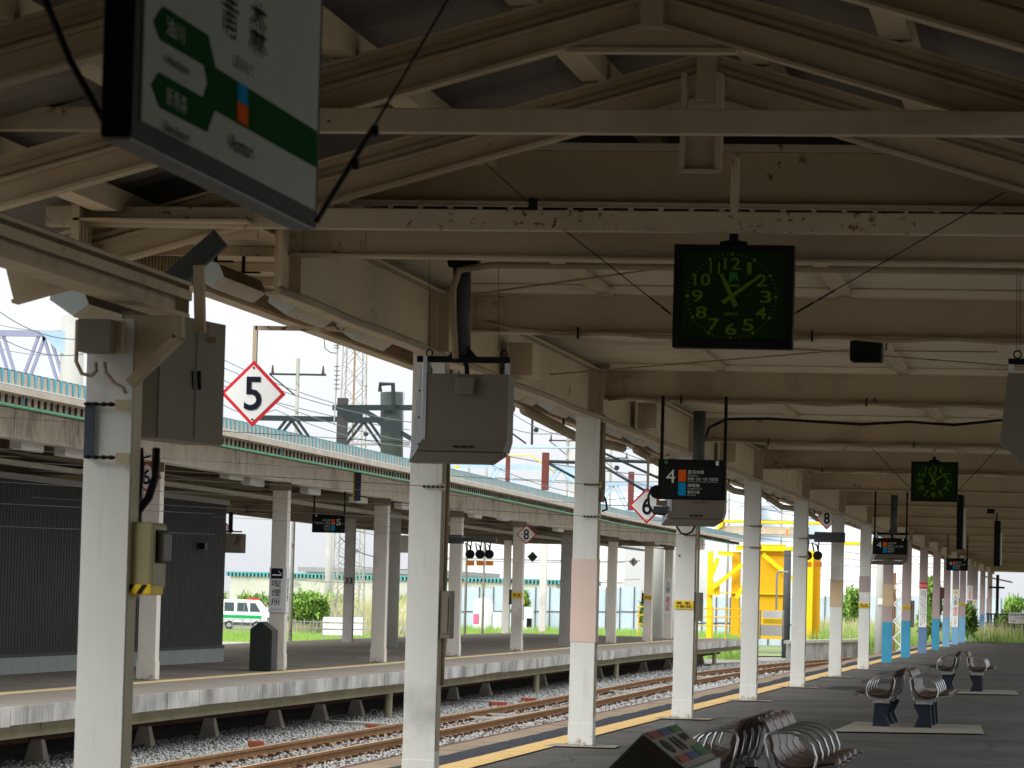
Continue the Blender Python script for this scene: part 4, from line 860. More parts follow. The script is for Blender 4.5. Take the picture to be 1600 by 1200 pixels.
fstrip(-14.75, -14.5, 3.46, 3.50, FBEAM, 'beam_flange')
bm.build('beam_panels', fcn, kind='stuff')
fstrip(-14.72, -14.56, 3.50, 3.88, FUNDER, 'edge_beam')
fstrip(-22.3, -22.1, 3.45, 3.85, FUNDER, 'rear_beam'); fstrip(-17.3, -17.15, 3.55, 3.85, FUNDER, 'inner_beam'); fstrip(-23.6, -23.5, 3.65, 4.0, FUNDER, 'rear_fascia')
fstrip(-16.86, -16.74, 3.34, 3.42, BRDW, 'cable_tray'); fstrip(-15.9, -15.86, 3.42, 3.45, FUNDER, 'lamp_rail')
ROW1 = [(-14.65, 59.5), (-14.63, 69.28), (-14.64, 79.58), (-14.81, 90.38), (-14.93, 101.44), (-15.2, 113.2), (-15.17, 124.1), (-14.93, 132.5), (-15.2, 141.5), (-15.1, 148.5)]
ROW1 = [(-14.65, 49.6)]+ROW1
fcols = []
for i, (x, y) in enumerate(ROW1):
    m = FGREY if i == 6 else FCOL; wd = .29 if i != 6 else .36
    mb = MB(); mb.box(x-wd/2, x+wd/2, y-.13, y+.13, .01, 3.46, m); c = mb.build('column', fcn, bevel=.01); fcols.append(c)
    MB().box(x-wd/2-.008, x+wd/2+.008, y-.14, y+.14, .012, .30, m).build('base_sleeve', c)
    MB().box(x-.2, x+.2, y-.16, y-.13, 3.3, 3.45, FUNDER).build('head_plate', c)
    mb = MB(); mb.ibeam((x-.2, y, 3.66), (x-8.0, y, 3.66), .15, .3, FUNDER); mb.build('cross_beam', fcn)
for i, (px, py, w_, m) in enumerate([(543, 1003, .28, FGREY), (790, 990, .26, FCOL), (847, 988, .26, FCOL), (905, 985.5, .26, FCOL), (925, 984, .26, FGREY)]):
    g = G(px, py, 0); 
    if g.y > 146: g.y = 140; g = G(px, py, 0)*1.0
    mb = MB(); mb.box(g.x-w_/2, g.x+w_/2, g.y-.13, g.y+.13, 0, 3.6, m); o = mb.build('column', fcn)
    if i == 0: z = P(540, 907, g.y-.14).z; ftext('33', 'column_number', g.x-.1, g.x+.12, z-.09, z+.09, g.y-.14, NAVY, o, .02)
g = G(611, 998, 0); MB().tube([(g.x, g.y, 0), (g.x, g.y, 2.95)], .19, FGREY, 20).build('round_column', fcn, smooth=True); MB().box(g.x-.3, g.x+.55, g.y-.3, g.y+.3, 2.75, 3.3, CONCP).build('round_column_head', fcn, bevel=.02)
for k, (px, py) in enumerate([(42, 692), (110, 703), (362, 738), (395, 748), (485, 762), (560, 776), (630, 786), (690, 794), (742, 800), (786, 804), (833, 812), (872, 822), (975, 835), (1000, 838), (1025, 843)]):
    p = PX(px, py+5, -14.95+(-.3 if px > 800 else 0)); t = thing('ceiling_lamp', 'white fluorescent lamp under the far canopy, %s lamp from the left' % ORD[k], 'lamp', p, 'lamps under the far canopy')
    MB().cbox(p, .18, 1.2, .12, WHT).build('housing', t, bevel=.01); MB().cbox(p+Vector((.02, 0, -.06)), .13, 1.1, .02, WHT).build('diffuser', t)
    MB().tube([p+Vector((0, -.3, .05)), p+Vector((0, -.3, .5))], .006, BLK, 5).build('hanger', t)
# charcoal building
t = thing('charcoal_building', 'windowless charcoal clad building on the far platform at the left', 'building', (-19, 62, 0))
gx = -17.22; ya, yb = 38.0, 76.2; ztop = 3.26
mb = MB(); y = ya; k = 0
sec = []
while y < yb-.02: sec += [(y, 0), (y+.09, 0), (y+.10, -.009), (y+.17, -.009)]; y += .18
sec = [(a, b) for a, b in sec if a < yb]
vs = [(gx+d, a, z) for a, d in sec for z in (.33, ztop-.1)]
mb.add(vs, [(2*i, 2*i+1, 2*i+3, 2*i+2) for i in range(len(sec)-1)], CLAD); mb.box(gx-4.0, gx-.03, ya, yb, .3, ztop-.1, CLAD)
mb.build('wall', t); MB().box(gx-4.0, gx+.02, ya, yb+.02, 0, .27, PLINTH).build('plinth', t); MB().box(gx-4.0, gx+.03, ya, yb+.03, .272, .328, DGREY).build('base_flashing', t); MB().box(gx-4.05, gx+.05, ya, yb+.05, ztop-.1, ztop, TRIML).build('roof_trim', t)
p = PX(310, 853, gx); MB().cbox(p+Vector((.07, 0, 0)), .12, .14, .12, BLK).build('wall_vent', t); MB().cbox(p+Vector((.12, .09, 0)), .05, .06, .13, TRIML).build('vent_hood', t)
# smoking sign on a column
y = 69.28-.15; A = P(423, 886, y); B = P(447, 957, y)
t = thing('smoking_area_sign', 'white vertical sign with cigarette pictogram and Japanese characters on a far column', 'sign', (A.x, y, B.z))
x0, x1 = -14.63-.155, -14.63+.155
MB().box(x0, x1, y-.01, y+.0, B.z, A.z, WHT).build('front_panel', t); MB().box(x1+.001, x1+.012, y, y+.26, B.z, A.z, WHT).build('side_panel', t)
h_ = A.z-B.z; wS = x1-x0
MB().box(x0+.03, x1-.06, y-.014, y-.011, A.z-.21, A.z-.02, NAVY).build('pictogram', t); MB().box(x0+.055, x1-.085, y-.017, y-.015, A.z-.155, A.z-.13, WHT).build('cigarette', t)
MB().tube([(x1-.09, y-.016, A.z-.12), (x1-.10, y-.016, A.z-.10), (x1-.13, y-.016, A.z-.09), (x1-.14, y-.016, A.z-.06)], .006, WHT, 5).build('smoke', t)
for k, ch in enumerate('喫煙所'): ftext(ch, 'sign_text', x0+.05, x1-.09, A.z-.37-.165*k, A.z-.235-.165*k, y-.014, NAVY, t, .0)
ftext('Smoking Area', 'sign_text', x0+.03, x1-.05, B.z+.04, B.z+.065, y-.014, NAVY, t)
text('喫\n煙\n所', 'sign_text', (x1+.014, y+.05, B.z+.2), (0, .12, 0), (0, 0, .42), NAVY, t)
# black litter bin left of it
t = thing('dark_bin', 'tall dark bin with a peaked top left of the smoking sign column', 'bin', (-14.9, 68.4, 0)); A = P(389, 1046, 68.3); B = P(421, 1046, 68.3)
x0, x1 = A.x, B.x
MB().prism([(x0, 68.3, 0.01), (x1, 68.3, .01), (x1, 68.3, .76), ((x0+x1)/2, 68.3, .90), (x0, 68.3, .76)], (0, .5, 0), mat('dark_bin_green', (.035, .04, .035), .5, .05)).build('body', t, bevel=.008)
MB().prism([(x1+.004, 68.3, .02), (x1+.03, 68.3, .02), (x1+.03, 68.3, .74), (x1+.004, 68.3, .76)], (0, .5, 0), DGREY).build('edge_strip', t)
# box under far canopy by the building corner
t = thing('far_display', 'small grey display box hanging from a black pole right of the charcoal building', 'train display', P(357, 865, 84))
A = P(340, 833, 84); B = P(376, 864, 84); MB().box(A.x, B.x, 84, 84.5, B.z, A.z, CAB).build('housing', t); MB().box(A.x-.01, A.x+.11, 83.98, 84, B.z, A.z, WHT).build('side_panel', t)
MB().tube([P(361, 800, 84.2), P(360, 832, 84.2)], .05, BLK, 10).build('pole', t); MB().box(B.x-.42, B.x, 84.05, 84.1, A.z+.03, A.z+.06, BLK).build('hanger_bar', t); MB().cbox(P(363, 842, 83.95), .16, .05, .14, CAB).build('cover_box', t)
psign(488, 538, 803, 833, 75, 'black platform 5 sign with orange and blue squares under the far canopy', '5', top=3.6, mirror=True)
# three-lamp signals
def signal(px, Y, label, arm_px, n, pys=(866, 880)):
    t = thing('signal_lamps', label, 'signal', P(px[0], pys[0], Y))
    A = P(arm_px[0], arm_px[2], Y); B = P(arm_px[1], arm_px[2], Y); MB().box(A.x, B.x, Y-.05, Y+.05, A.z-.04, A.z+.06, GREYP).build('arm', t); MB().box(B.x-.6 if arm_px[3] else A.x, B.x if arm_px[3] else A.x+.32, Y-.2, Y+.2, A.z-.09, A.z+.11, GREYP).build('collar', t)
    for x in px:
        c = P(x, pys[0], Y); l = MB().disc(c, .105*Y/88, (0, -1, 0), .1, BLK, 20).build('lamp', t)
        MB().tube([c+Vector((-.08, .0, .08)), c+Vector((-.12, 0, .26)), c+Vector((-.02, 0, .2)), c+Vector((0, 0, .1))], .018, CABD, 6).build('cable', t); MB().tube([c, Vector((c.x+.02, c.y, A.z))], .015, OLE, 6).build('hanger', t)
        MB().cbox(P(x, pys[1], Y), .17*Y/88, .12, .11*Y/88, ORNG).build('orange_box', t)
signal((735, 750.5, 765), 88.0, 'three round black lamps over orange boxes hanging from an arm under the far canopy', (702, 776, 843, 0), 3)
signal((1262, 1278), 77.3, 'pair of round black lamps over an orange box, hung from a near column', (1243, 1320, 839, 1), 2, (868, 882))
# panels / labels on far columns
for i, py in ((5, 930), (8, 932)):
    x, y = ROW1[i]; z = P(0, 0, 1).z; b_ = P(806 if i == 5 else 952, py, y).z; p = MB().box(x-.15, x+.15, y-.16, y-.135, b_-.075, b_+.075, YELL).build('yellow_label', fcols[i]); ftext('乗 車', 'label_text', x-.1, x+.1, b_-.045, b_+.045, y-.164, NAVY, p, 0)
    MB().box(x-.22, x-.152, y-.1, y+.1, b_-.25, b_+.15, GREYP).build('switch_box', fcols[i])
x, y = ROW1[9]; z1 = P(1100, 905, y).z; z0 = P(1100, 962, y).z; p = MB().box(x-.15, x+.15, y-.16, y-.135, z0, z1, WHT).build('notice_panel', fcols[9])
ftext('入\n換', 'notice_text', x-.08, x+.08, z1-(z1-z0)*.4, z1-.1, y-.163, NAVY, p, 0); ftext('確\n認', 'notice_text', x-.08, x+.08, z0+.15, z0+(z1-z0)*.5, y-.163, RED, p, 0)
t = thing('hanging_strip', 'narrow black strip sign with a yellow edge hanging from the far canopy beam', 'strip sign', P(558, 770, 73)); A = P(553, 722, 72.5); B = P(563, 783, 72.5)
MB().box(A.x+.02, B.x, 72.5, 72.54, B.z, A.z, mat('strip_slate', (.05, .06, .09))).build('strip', t); MB().box(A.x, A.x+.02, 72.49, 72.53, B.z, A.z, YELL).build('yellow_edge', t)

# ================================================================== BACKGROUND
def bb(px0, px1, py0, py1, Y, dep, m, name, parent=None, **kw):
    A = P(px0, py0, Y); B = P(px1, py1, Y); return MB().box(A.x, B.x, Y, Y+dep, B.z, A.z, m).build(name, parent, **kw)
def gz(px, py, Y): return P(px, py, Y)
# warehouse with turquoise roof
Yw = 300; t = thing('warehouse', 'long low beige warehouse with a turquoise roof edge behind the bushes', 'warehouse', P(600, 990, Yw))
A = P(360, 893, Yw); B = P(870, 900, Yw); MB().box(A.x, B.x, Yw, Yw+25, -.9, A.z-.35, WALLB).build('wall', t)
mb = MB(); 
for k in range(90): mb.box(A.x-.3+k*.3, A.x-.15+k*.3, Yw-.3, Yw+26, A.z-.35, A.z-.05, TROOF)
mb.box(A.x-.3, B.x+.3, Yw-.2, Yw+26, A.z-.08, A.z+.02, TROOF); mb.build('roof', t)
t = thing('grey_roof_building', 'wide beige building with a flat grey roof rim behind the turquoise roofed warehouse', 'building', P(560, 990, 340))
A = P(478, 888, 340); B = P(690, 888, 340); MB().box(A.x, B.x, 340, 370, -.9, A.z-.3, WALLB).build('wall', t); MB().box(A.x-.6, B.x+.6, 339.5, 371, A.z-.3, A.z+.12, TRIML).build('roof_rim', t)
t = thing('white_hall', 'large plain white hall with thin horizontal joints behind the far platform', 'hall', P(800, 990, 380))
A = P(640, 788, 380); B = P(978, 788, 380); MB().box(A.x, B.x, 380, 440, -.9, A.z, WALLW).build('wall', t)
for k, py in enumerate((815, 842, 870, 902)): p = P(640, py, 379.97); MB().box(A.x, B.x, 379.93, 380, p.z-.05, p.z+.05, TRIML).build('joint', t)
t = thing('pale_blue_building', 'big pale blue grey building with stepped roof far behind the yellow gantry', 'building', P(1150, 990, 520))
for i, (x0, x1, y0) in enumerate([(880, 1040, 768), (1040, 1180, 778), (1130, 1250, 752), (1250, 1345, 800)]): bb(x0, x1, y0, 1000, 520+i*6, 5, BLDB, 'block', t)
for py in (790, 812, 834): bb(1132, 1249, py, py+1.5, 531.5, .3, TRIML, 'band', t)
t = thing('white_far_hall', 'white featureless hall behind the yellow gantry and blue hoarding', 'hall', P(1150, 990, 420)); bb(985, 1480, 842, 1000, 420, 12, WALLW, 'wall', t)
t = thing('pale_far_block', 'pale distant block with one dark window row right of the third diamond 8 sign', 'building', P(1400, 990, 520)); bb(1345, 1480, 868, 1000, 520, 5, BLDB, 'wall', t)
# hoardings
k = 0
for (x0, x1, yt, Yh) in [(640, 1000, 918, 250), (1010, 1180, 934, 240), (1180, 1460, 932, 215), (1455, 1620, 936, 260)]:
    px = x0
    while px < x1-2:
        e = min(px+22, x1); A = P(px, yt, Yh); B = P(e, yt, Yh); t = MB().box(A.x+.02, B.x-.03, Yh, Yh+.06, -.95, A.z+.06*math.sin(k*2.3), HOARD).build('hoarding_panel', label='pale blue site hoarding panel in the long row behind the platforms', cat='hoarding', group='site hoarding panels'); 
        MB().box(A.x-.05, A.x+.01, Yh-.08, Yh, -.95, A.z+.05, GREYP).build('post', t); MB().box(A.x+.02, B.x-.03, Yh-.05, Yh-.01, A.z-1.6, A.z-1.54, GREYP).build('rail', t)
        px = e; k += 1
# tank, pink bag, white machines
t = thing('white_tank', 'white domed storage tank in front of the blue hoarding', 'tank', P(755, 985, 225)); c = P(755, 950, 225); r = .56*1.05
prof = [(r, -.6), (r, P(755, 945, 225).z), (r*.93, P(755, 939, 225).z), (r*.7, P(755, 936, 225).z), (r*.3, P(755, 934.5, 225).z), (.01, P(755, 934.2, 225).z)]
mb = MB(); n = 24; vs = [(c.x+a*math.cos(q*2*math.pi/n), 225+a*math.sin(q*2*math.pi/n), z) for a, z in prof for q in range(n)]; mb.add(vs, [(i*n+j, i*n+(j+1) % n, (i+1)*n+(j+1) % n, (i+1)*n+j) for i in range(len(prof)-1) for j in range(n)], WHT); mb.build('shell', t, smooth=True)
for s in (-1, 1): MB().box(c.x+s*.4-.05, c.x+s*.4+.05, 224.6, 224.7, -.98, -.55, TRIML).build('leg', t)
MB().box(c.x+.62, c.x+1.1, 224.8, 225.3, -.6, .45, WHT).build('control_box', t)
t = MB().cbox(P(744, 967, 222), .32, .3, .62, mat('pink_plastic', (.75, .16, .28), .5, .1)).build('pink_sack', bevel=.06, label='bright pink sack leaning by the foot of the white tank', cat='sack')
t = thing('yellow_white_pump', 'small white machine with a yellow lamp right of the white tank', 'machine', P(826, 985, 222)); bb(819, 831, 948, 986, 222, .6, WHT, 'frame', t); bb(823, 830, 966, 980, 221.9, .1, BLK, 'panel', t); MB().cbox(P(818, 940, 222), .12, .12, .25, ORNG).build('lamp', t)
# cars
def truck(px0, px1, pyt, pyb, Y, label, bar=True, green=True):
    A = P(px0, pyb, Y); B = P(px1, pyb, Y); x0, x1 = A.x, B.x; l = x1-x0; zg = -.95; zt = P(px0, pyt, Y).z; h = zt-zg
    t = thing('crew_cab_truck', label, 'truck', ((x0+x1)/2, Y, zg))
    Z = lambda f: zg+h*f
    body = [(x0, Z(.22)), (x0, Z(.97)), (x0+.08*l, Z(1.)), (x0+.70*l, Z(1.)), (x0+.78*l, Z(.95)), (x0+.97*l, Z(.57)), (x1, Z(.50)), (x1, Z(.22))]
    MB().prism([(x, Y, z) for x, z in body], (0, 1.7, 0), VANW).build('body', t, bevel=.03)
    for a, b in ((.08, .30), (.37, .58)):
        MB().prism([(x0+a*l, Y-.012, Z(.60)), (x0+b*l+(.05*l if a > .3 else 0), Y-.012, Z(.60)), (x0+b*l, Y-.012, Z(.90)), (x0+a*l, Y-.012, Z(.90))], (0, .01, 0), GLS).build('side_window', t)
    MB().prism([(x0+.66*l, Y-.012, Z(.60)), (x0+.90*l, Y-.012, Z(.60)), (x0+.79*l, Y-.012, Z(.89)), (x0+.66*l, Y-.012, Z(.90))], (0, .01, 0), GLS).build('windscreen', t)
    if green: MB().box(x0+.02*l, x0+.93*l, Y-.014, Y-.004, Z(.37), Z(.48), VGRN).build('green_stripe', t)
    MB().box(x0+.02*l, x1, Y-.01, Y+.03, Z(.14), Z(.24), DGREY).build('sill', t)
    for a in (.2, .82): w_ = MB().disc((x0+a*l, Y-.03, Z(.14)), h*.15, (0, 1, 0), .2, BLK, 18).build('wheel', t); MB().disc((x0+a*l, Y-.05, Z(.14)), h*.08, (0, 1, 0), .02, TRIML, 14).build('rim', w_)
    if bar: MB().box(x0+.56*l, x0+.82*l, Y+.3, Y+.6, Z(1.0), Z(1.06), RED).build('light_bar', t)
    MB().box(x0+.52*l, x0+.535*l, Y-.013, Y-.003, Z(.25), Z(.95), TRIML).build('door_gap', t)
    MB().box(x1-.05, x1+.01, Y-.01, Y+.25, Z(.36), Z(.44), WHT).build('headlight', t)
truck(344, 413, 936, 985, 222, 'white crew cab truck with green stripe and red light bar right of the charcoal building')
truck(396, 438, 949, 988, 236, 'white truck with a red light bar half hidden behind the smoking sign column', green=False)
truck(412, 472, 962, 990, 210, 'low white car behind the fence at the foot of the smoking sign column', bar=False, green=False)
truck(606, 650, 952, 988, 216, 'white and green car half hidden behind the round grey column', bar=False)
# ladder frame on truck, fence, barrier, orange pole
fn = thing('wire_fence', 'pale wire fence on thin posts in front of the parked trucks', 'fence', P(450, 1000, 190))
mb = MB()
for px in range(336, 650, 14): A = P(px, 967, 190); mb = MB(); mb.tube([(A.x, 190, -.98), (A.x, 190, A.z)], .025, TRIML, 6); mb.build('post', fn)
for py in (967, 977, 988): A = P(330, py, 190); B = P(655, py+2, 190); MB().tube([(A.x, 190, A.z), (B.x, 190, A.z)], .02, TRIML, 6).build('rail', fn)
mb = MB(); A = P(330, 967, 190); B = P(655, 967, 190)
for k in range(150): x = A.x+(B.x-A.x)*k/150; mb.box(x, x+.006, 189.98, 189.99, -.9, A.z, TRIML)
mb.build('mesh', fn, kind='stuff')
for x0, x1, lb in ((505, 536, 'left white slatted barrier board behind the far platform'), (545, 566, 'right white slatted barrier board behind the far platform')):
    t = thing('barrier', lb, 'barrier', P(x0, 998, 165)); A = P(x0, 966, 165); B = P(x1, 992, 165)
    for k in range(3): MB().box(A.x, B.x, 165, 165.04, B.z+.28*k-.02, B.z+.28*k+.2, WHT).build('slat', t)
    for x in (A.x+.06, B.x-.06): MB().beam((x-.1, 165.1, -.95), (x, 165.1, A.z), .05, .05, TRIML, (0, 1, 0)).build('leg', t)
MB().tube([P(345, 983, 120), P(345, 1009, 120)], .03, ORNG, 8).build('orange_pole', label='thin orange marker pole at the right end of the charcoal building', cat='marker pole')
MB().box(P(330, 1000, 118).x, P(395, 1000, 118).x, 118, 118.3, -.95, P(360, 1003, 118).z, CONC).build('low_kerb', label='low pale kerb beyond the far platform edge by the orange pole', cat='kerb')
# poles
def pole(px, pyt, pyb, Y, r, label, m=CONCP, caps=True):
    a = P(px, pyt, Y); t = thing('utility_pole', label, 'pole', (a.x, Y, -.95)); MB().tube([(a.x, Y, -.98), (a.x, Y, a.z)], [r*1.15, r], m, 14).build('shaft', t, smooth=True)
    return t
def insul(px, pys, Y, left, label_parent):
    for py in pys: c = P(px, py, Y); MB().tube([c, c+Vector((-.45 if left else .45, 0, 0))], .05, DKRUST, 8).build('insulator', label_parent)
t = pole(515, 832, 985, 230, .2, 'slim concrete pole between the platform 5 sign and the grey numbered column')
t = pole(905, 849, 980, 180, .17, 'round concrete pole seen between columns in front of the white hall')
t = pole(1058, 770, 985, 160, .19, 'thick grey utility pole just right of the small red and white diamond')
t = pole(1040, 770, 985, 165, .13, 'thinner grey pole left of the thick utility pole under the far canopy')
t = pole(1378, 862, 990, 130, .17, 'concrete pole with yellow guy guards right of the tan panelled column')
for s in (-1, 1): MB().tube([P(1378+s*2, 955, 130), P(1378+s*8, 982, 130)], .03, YELL, 8).build('guard', t)
MB().cbox(P(1378, 940, 129.8), .3, .04, .22, WHT).build('plate', t)
t = pole(1231, 860, 992, 170, .16, 'dark weathered pole in front of the yellow gantry tower', GREYP)
t = pole(1559, 898, 1000, 200, .08, 'dark post with cross arms near the far right end of the canopy', BLK)
c = P(1559, 918, 200); MB().box(c.x-.45, c.x+.35, 199.9, 200, c.z-.05, c.z+.05, BLK).build('cross_arm', t); MB().beam(P(1535, 900, 200), P(1582, 910, 200), .08, .08, CREAM).build('diagonal_arm', t)
# lattice mast
def mast(px, py_top, wtop, wbot, Y, label, m=TOWER, step=1.2):
    A = P(px, py_top, Y); t = thing('lattice_mast', label, 'mast', (A.x, Y, -.95)); H_ = A.z+.95
    wz = lambda z: (wbot+(wtop-wbot)*z/H_)/2
    for sx in (-1, 1):
        for sy in (-1, 1): MB().beam((A.x+sx*wz(0), Y+sy*wz(0), -.95), (A.x+sx*wz(H_), Y+sy*wz(H_), A.z), .06, .06, m, (0, 1, 0)).build('leg', t)
    mb = MB(); z = 0; k = 0
    while z < H_-step*.5:
        z2 = min(z+step, H_); a, b = wz(z), wz(z2)
        for s in (-1, 1):
            mb.beam((A.x-a, Y+s*a, z-.95), (A.x+b, Y+s*b, z2-.95), .035, .035, m, (0, 1, 0)); mb.beam((A.x+a, Y+s*a, z-.95), (A.x-b, Y+s*b, z2-.95), .035, .035, m, (0, 1, 0))
            mb.beam((A.x+s*a, Y-a, z-.95), (A.x+s*b, Y+b, z2-.95), .035, .035, m, (1, 0, 0))
        z = z2
    mb.build('bracing', t); MB().tube([(A.x, Y, -.9), (A.x, Y, A.z)], .05, RUST, 8).build('cable_riser', t); return t
mast(558, 430, .95, 1.5, 200, 'tall slender lattice mast rising behind the far canopy left of the second column')
mast(1398, 895, .55, .55, 125, 'short white and grey lattice post between the tan and blue footed columns', WHT, .55)
# overhead line gantries
def gantry(xa, xb, yt, yb, Y, pole_px, pole_top, label, m=OLE, seg=None, gus=OLEB, polr=.28):
    t = thing('line_gantry', label, 'gantry', P(pole_px, 950, Y))
    A = P(xa, yt, Y); B = P(xb, yt, Y); zt = A.z if seg is None else (A.z+B.z)/2; zb = P((xa+xb)/2, yb, Y).z+0; zt = P((xa+xb)/2, yt, Y).z
    MB().beam((A.x, Y, zt), (B.x, Y, zt), .14, .14, m).build('top_chord', t); MB().beam((A.x, Y, zb), (B.x, Y, zb), .12, .12, m).build('bottom_chord', t)
    n = max(2, int((B.x-A.x)/(1.35*(zt-zb)))); dx_ = (B.x-A.x)/n
    for k in range(n):
        x = A.x+k*dx_
        for e in (0, .16):
            MB().beam((x+e, Y, zb), (x+dx_/2-.12+e, Y, zt), .07, .07, m, (0, 1, 0)).build('web_bar', t); MB().beam((x+dx_/2+.12-e, Y, zt), (x+dx_-e, Y, zb), .07, .07, m, (0, 1, 0)).build('web_bar', t)
    pz = P(pole_px, pole_top, Y); MB().tube([(pz.x, Y+.1, -.95), (pz.x, Y+.1, pz.z)], polr, CONCP, 18).build('pole', t, smooth=True)
    if gus: MB().prism([(pz.x-.75, Y-.15, zt+.06), (pz.x+.1, Y-.15, zt+.06), (pz.x+.1, Y-.15, zt-.55), (pz.x-.25, Y-.15, zt-.45)], (0, .1, 0), gus).build('gusset', t)
    return t
gantry(-40, 106, 521, 606, 88, 113, 492, 'pale blue steel line gantry truss at the far left above the far canopy', m=mat('gantry_pale', (.25, .27, .38), .6, .1, 2))
gantry(400, 625, 655, 722, 100, 615, 612, 'dark green line gantry truss left of the second column', gus=None)
gantry(640, 925, 729, 790, 128, 905, 690, 'grey green line gantry truss with round pole between the second and third columns', m=OLEB)
gantry(930, 1045, 757, 800, 155, 1030, 705, 'faint line gantry truss above the far canopy left of the diamond 6 sign', m=OLEB)
for px, y0, y1, Y, lb in ((793, 712, 770, 90, 'thin red brown steel post above the far canopy, left one of three'), (852, 707, 780, 95, 'broad red brown steel post above the far canopy, middle one of three'), (986, 737, 800, 115, 'red brown steel post above the far canopy, right one of three')):
    A = P(px, y0, Y); MB().box(A.x-.08 if px != 793 else A.x-.04, A.x+.08 if px != 793 else A.x+.04, Y, Y+.2, 4.13, A.z, REDP).build('steel_post', label=lb, cat='post')
t = thing('line_post', 'dark green round post with bolted bracket and hook rising behind the far canopy', 'line post', P(612, 700, 97)); 
MB().tube([P(612, 613, 97), P(612, 740, 97)], .29, mat('post_green_grey', (.055, .07, .06), .6, .1), 18).build('post', t, smooth=True)
MB().beam(P(520, 637, 96.6), P(660, 637, 96.6), .12, .14, OLE).build('top_bar', t); MB().prism([P(521, 636, 96.5), P(566, 636, 96.5), P(566, 662, 96.5), P(545, 660, 96.5)], (0, .1, 0), OLE).build('gusset', t); MB().box(P(545, 0, 96.6).x, P(560, 0, 96.6).x, 96.6, 96.8, P(552, 740, 96.6).z, P(552, 622, 96.6).z, DGREY).build('mast_stub', t)
MB().beam(P(566, 640, 96.4), P(650, 690, 96.4), .12, .12, OLE).build('strut', t); MB().prism([P(584, 657, 96.3), P(628, 657, 96.3), P(626, 683, 96.3), P(606, 675, 96.3)], (0, .08, 0), OLE).build('lower_gusset', t)
MB().tube([P(615, 633, 96.4), P(614, 600, 96.4), P(594, 600, 96.4), P(594, 612, 96.4)], .06, OLE, 8).build('hook', t)
t = thing('insulator_string', 'tall string of white disc insulators hanging left of the lattice mast', 'insulator', P(526, 600, 96)); mb = MB(); mb.tube([P(528, 525, 96), P(527, 560, 96), P(525, 612, 96), P(523, 645, 96), P(522, 665, 96)], .02, TRIML, 6); mb.build('rod', t)
for py in [534, 539, 543]+[572+7*k for k in range(6)]: MB().tube([P(526.5, py, 96), P(526.5, py+1.6, 96)], [.10, .03], TRIML, 12).build('disc', t)
wire([P(506, 527, 96), P(508, 545, 96), P(517, 551, 96), P(526, 552, 96)], .012, CABD, 'jumper_cable', 'thin jumper cable curving to the top of the insulator string', 'cable')
# green frames and yellow/white arm over far canopy
t = thing('green_frame', 'thin dark green steel frame in the sky just right of the big grey display', 'steel frame', P(830, 690, 90)); MB().beam(P(832, 650, 90), P(831, 695, 90), .05, .05, OLE, (0, 1, 0)).build('vertical', t); MB().beam(P(793, 672, 90), P(822, 693, 90), .04, .04, OLE).build('diagonal', t)
for k, (pts, r, m, lb) in enumerate([
    ([(860, 662), (900, 688), (1040, 752)], .035, OLE, 'green brace wire rod left of the third column'),
    ([(790, 699), (1060, 701)], .03, OLEB, 'level blue grey rod above the far canopy behind the third column'),
    ([(940, 719), (1180, 728)], .05, OLE, 'dark green level bar above the far canopy right of the third column'),
    ([(942, 728), (1030, 780)], .04, OLE, 'green sloping bar above the far canopy right of the third column'),
    ([(850, 721), (925, 723)], .05, OLE, 'dark bracket bar with insulators left of the third column'),
    ([(857, 724), (905, 750)], .04, OLE, 'sloping bracket bar left of the third column'),
    ([(792, 712), (830, 712), (868, 739)], .02, YELL, 'yellowish curved pipe arm above the far canopy'),
    ([(490, 763-60), (555, 704), (598, 710)], .02, CABL, 'cream curved pipe on the far canopy edge'),
    ([(500, 693), (640, 694), ], .045, TRIML, 'pale level tube over the far canopy left of the second column'),
]): wire([P(x, y, 95+k) for x, y in pts], r, m, 'gantry_rod', lb, 'rod')
t = thing('white_cone_post', 'white tapered bracket with a yellow top on the far canopy roof edge', 'bracket', P(714, 745, 84)); MB().prism([P(711, 733, 84), P(718, 733, 84), P(721, 753, 84), P(708, 753, 84)], (0, .15, 0), WHT).build('body', t); MB().cbox(P(714.5, 730, 84.05), .09, .12, .06, YELL).build('cap', t)
# wires in the sky
W_ = [((-10, 480), (130, 530), 60), ((-10, 521), (130, 553), 62), ((350, 575), (660, 662), 70), ((345, 592), (640, 690), 74), ((345, 630), (430, 640), 76), ((430, 640), (660, 700), 76), ((793, 640), (905, 682), 80), ((793, 667), (905, 668), 82), ((937, 713), (1030, 762), 84), ((720, 700), (900, 770), 88), ((860, 775), (1000, 775), 140),
      ((530, 880), (690, 886), 140), ((530, 838), (590, 870), 120), ((530, 868), (560, 858), 120), ((450, 905), (680, 905), 160), ((650, 870), (1000, 876), 160), ((1150, 790), (1350, 800), 160), ((1320, 862), (1500, 866), 150), ((1320, 872), (1500, 878), 152), ((1180, 840), (1400, 850), 155), ((0, 508), (125, 514), 150), ((640, 735), (1060, 752), 130), ((690, 690), (1050, 745), 105), ((340, 600), (640, 672), 120), ((345, 560), (560, 640), 125), ((930, 690), (1180, 765), 120), ((1120, 775), (1350, 822), 150), ((1180, 760), (1360, 815), 155), ((720, 760), (1000, 790), 110), ((500, 815), (700, 850), 150), ((640, 905), (1000, 905), 200), ((1290, 880), (1480, 885), 190), ((1290, 905), (1480, 908), 190), ((0, 545), (120, 553), 160)]
for i, (a, b, Y) in enumerate(W_):
    wire([P(*a, Y), P(*b, Y)], .009 if Y < 100 else .015, mat('line_wire', (.10, .13, .14), .5), 'overhead_wire', 'thin overhead line wire crossing the sky beyond the far canopy', 'wire', group='overhead line wires', sag=.15)
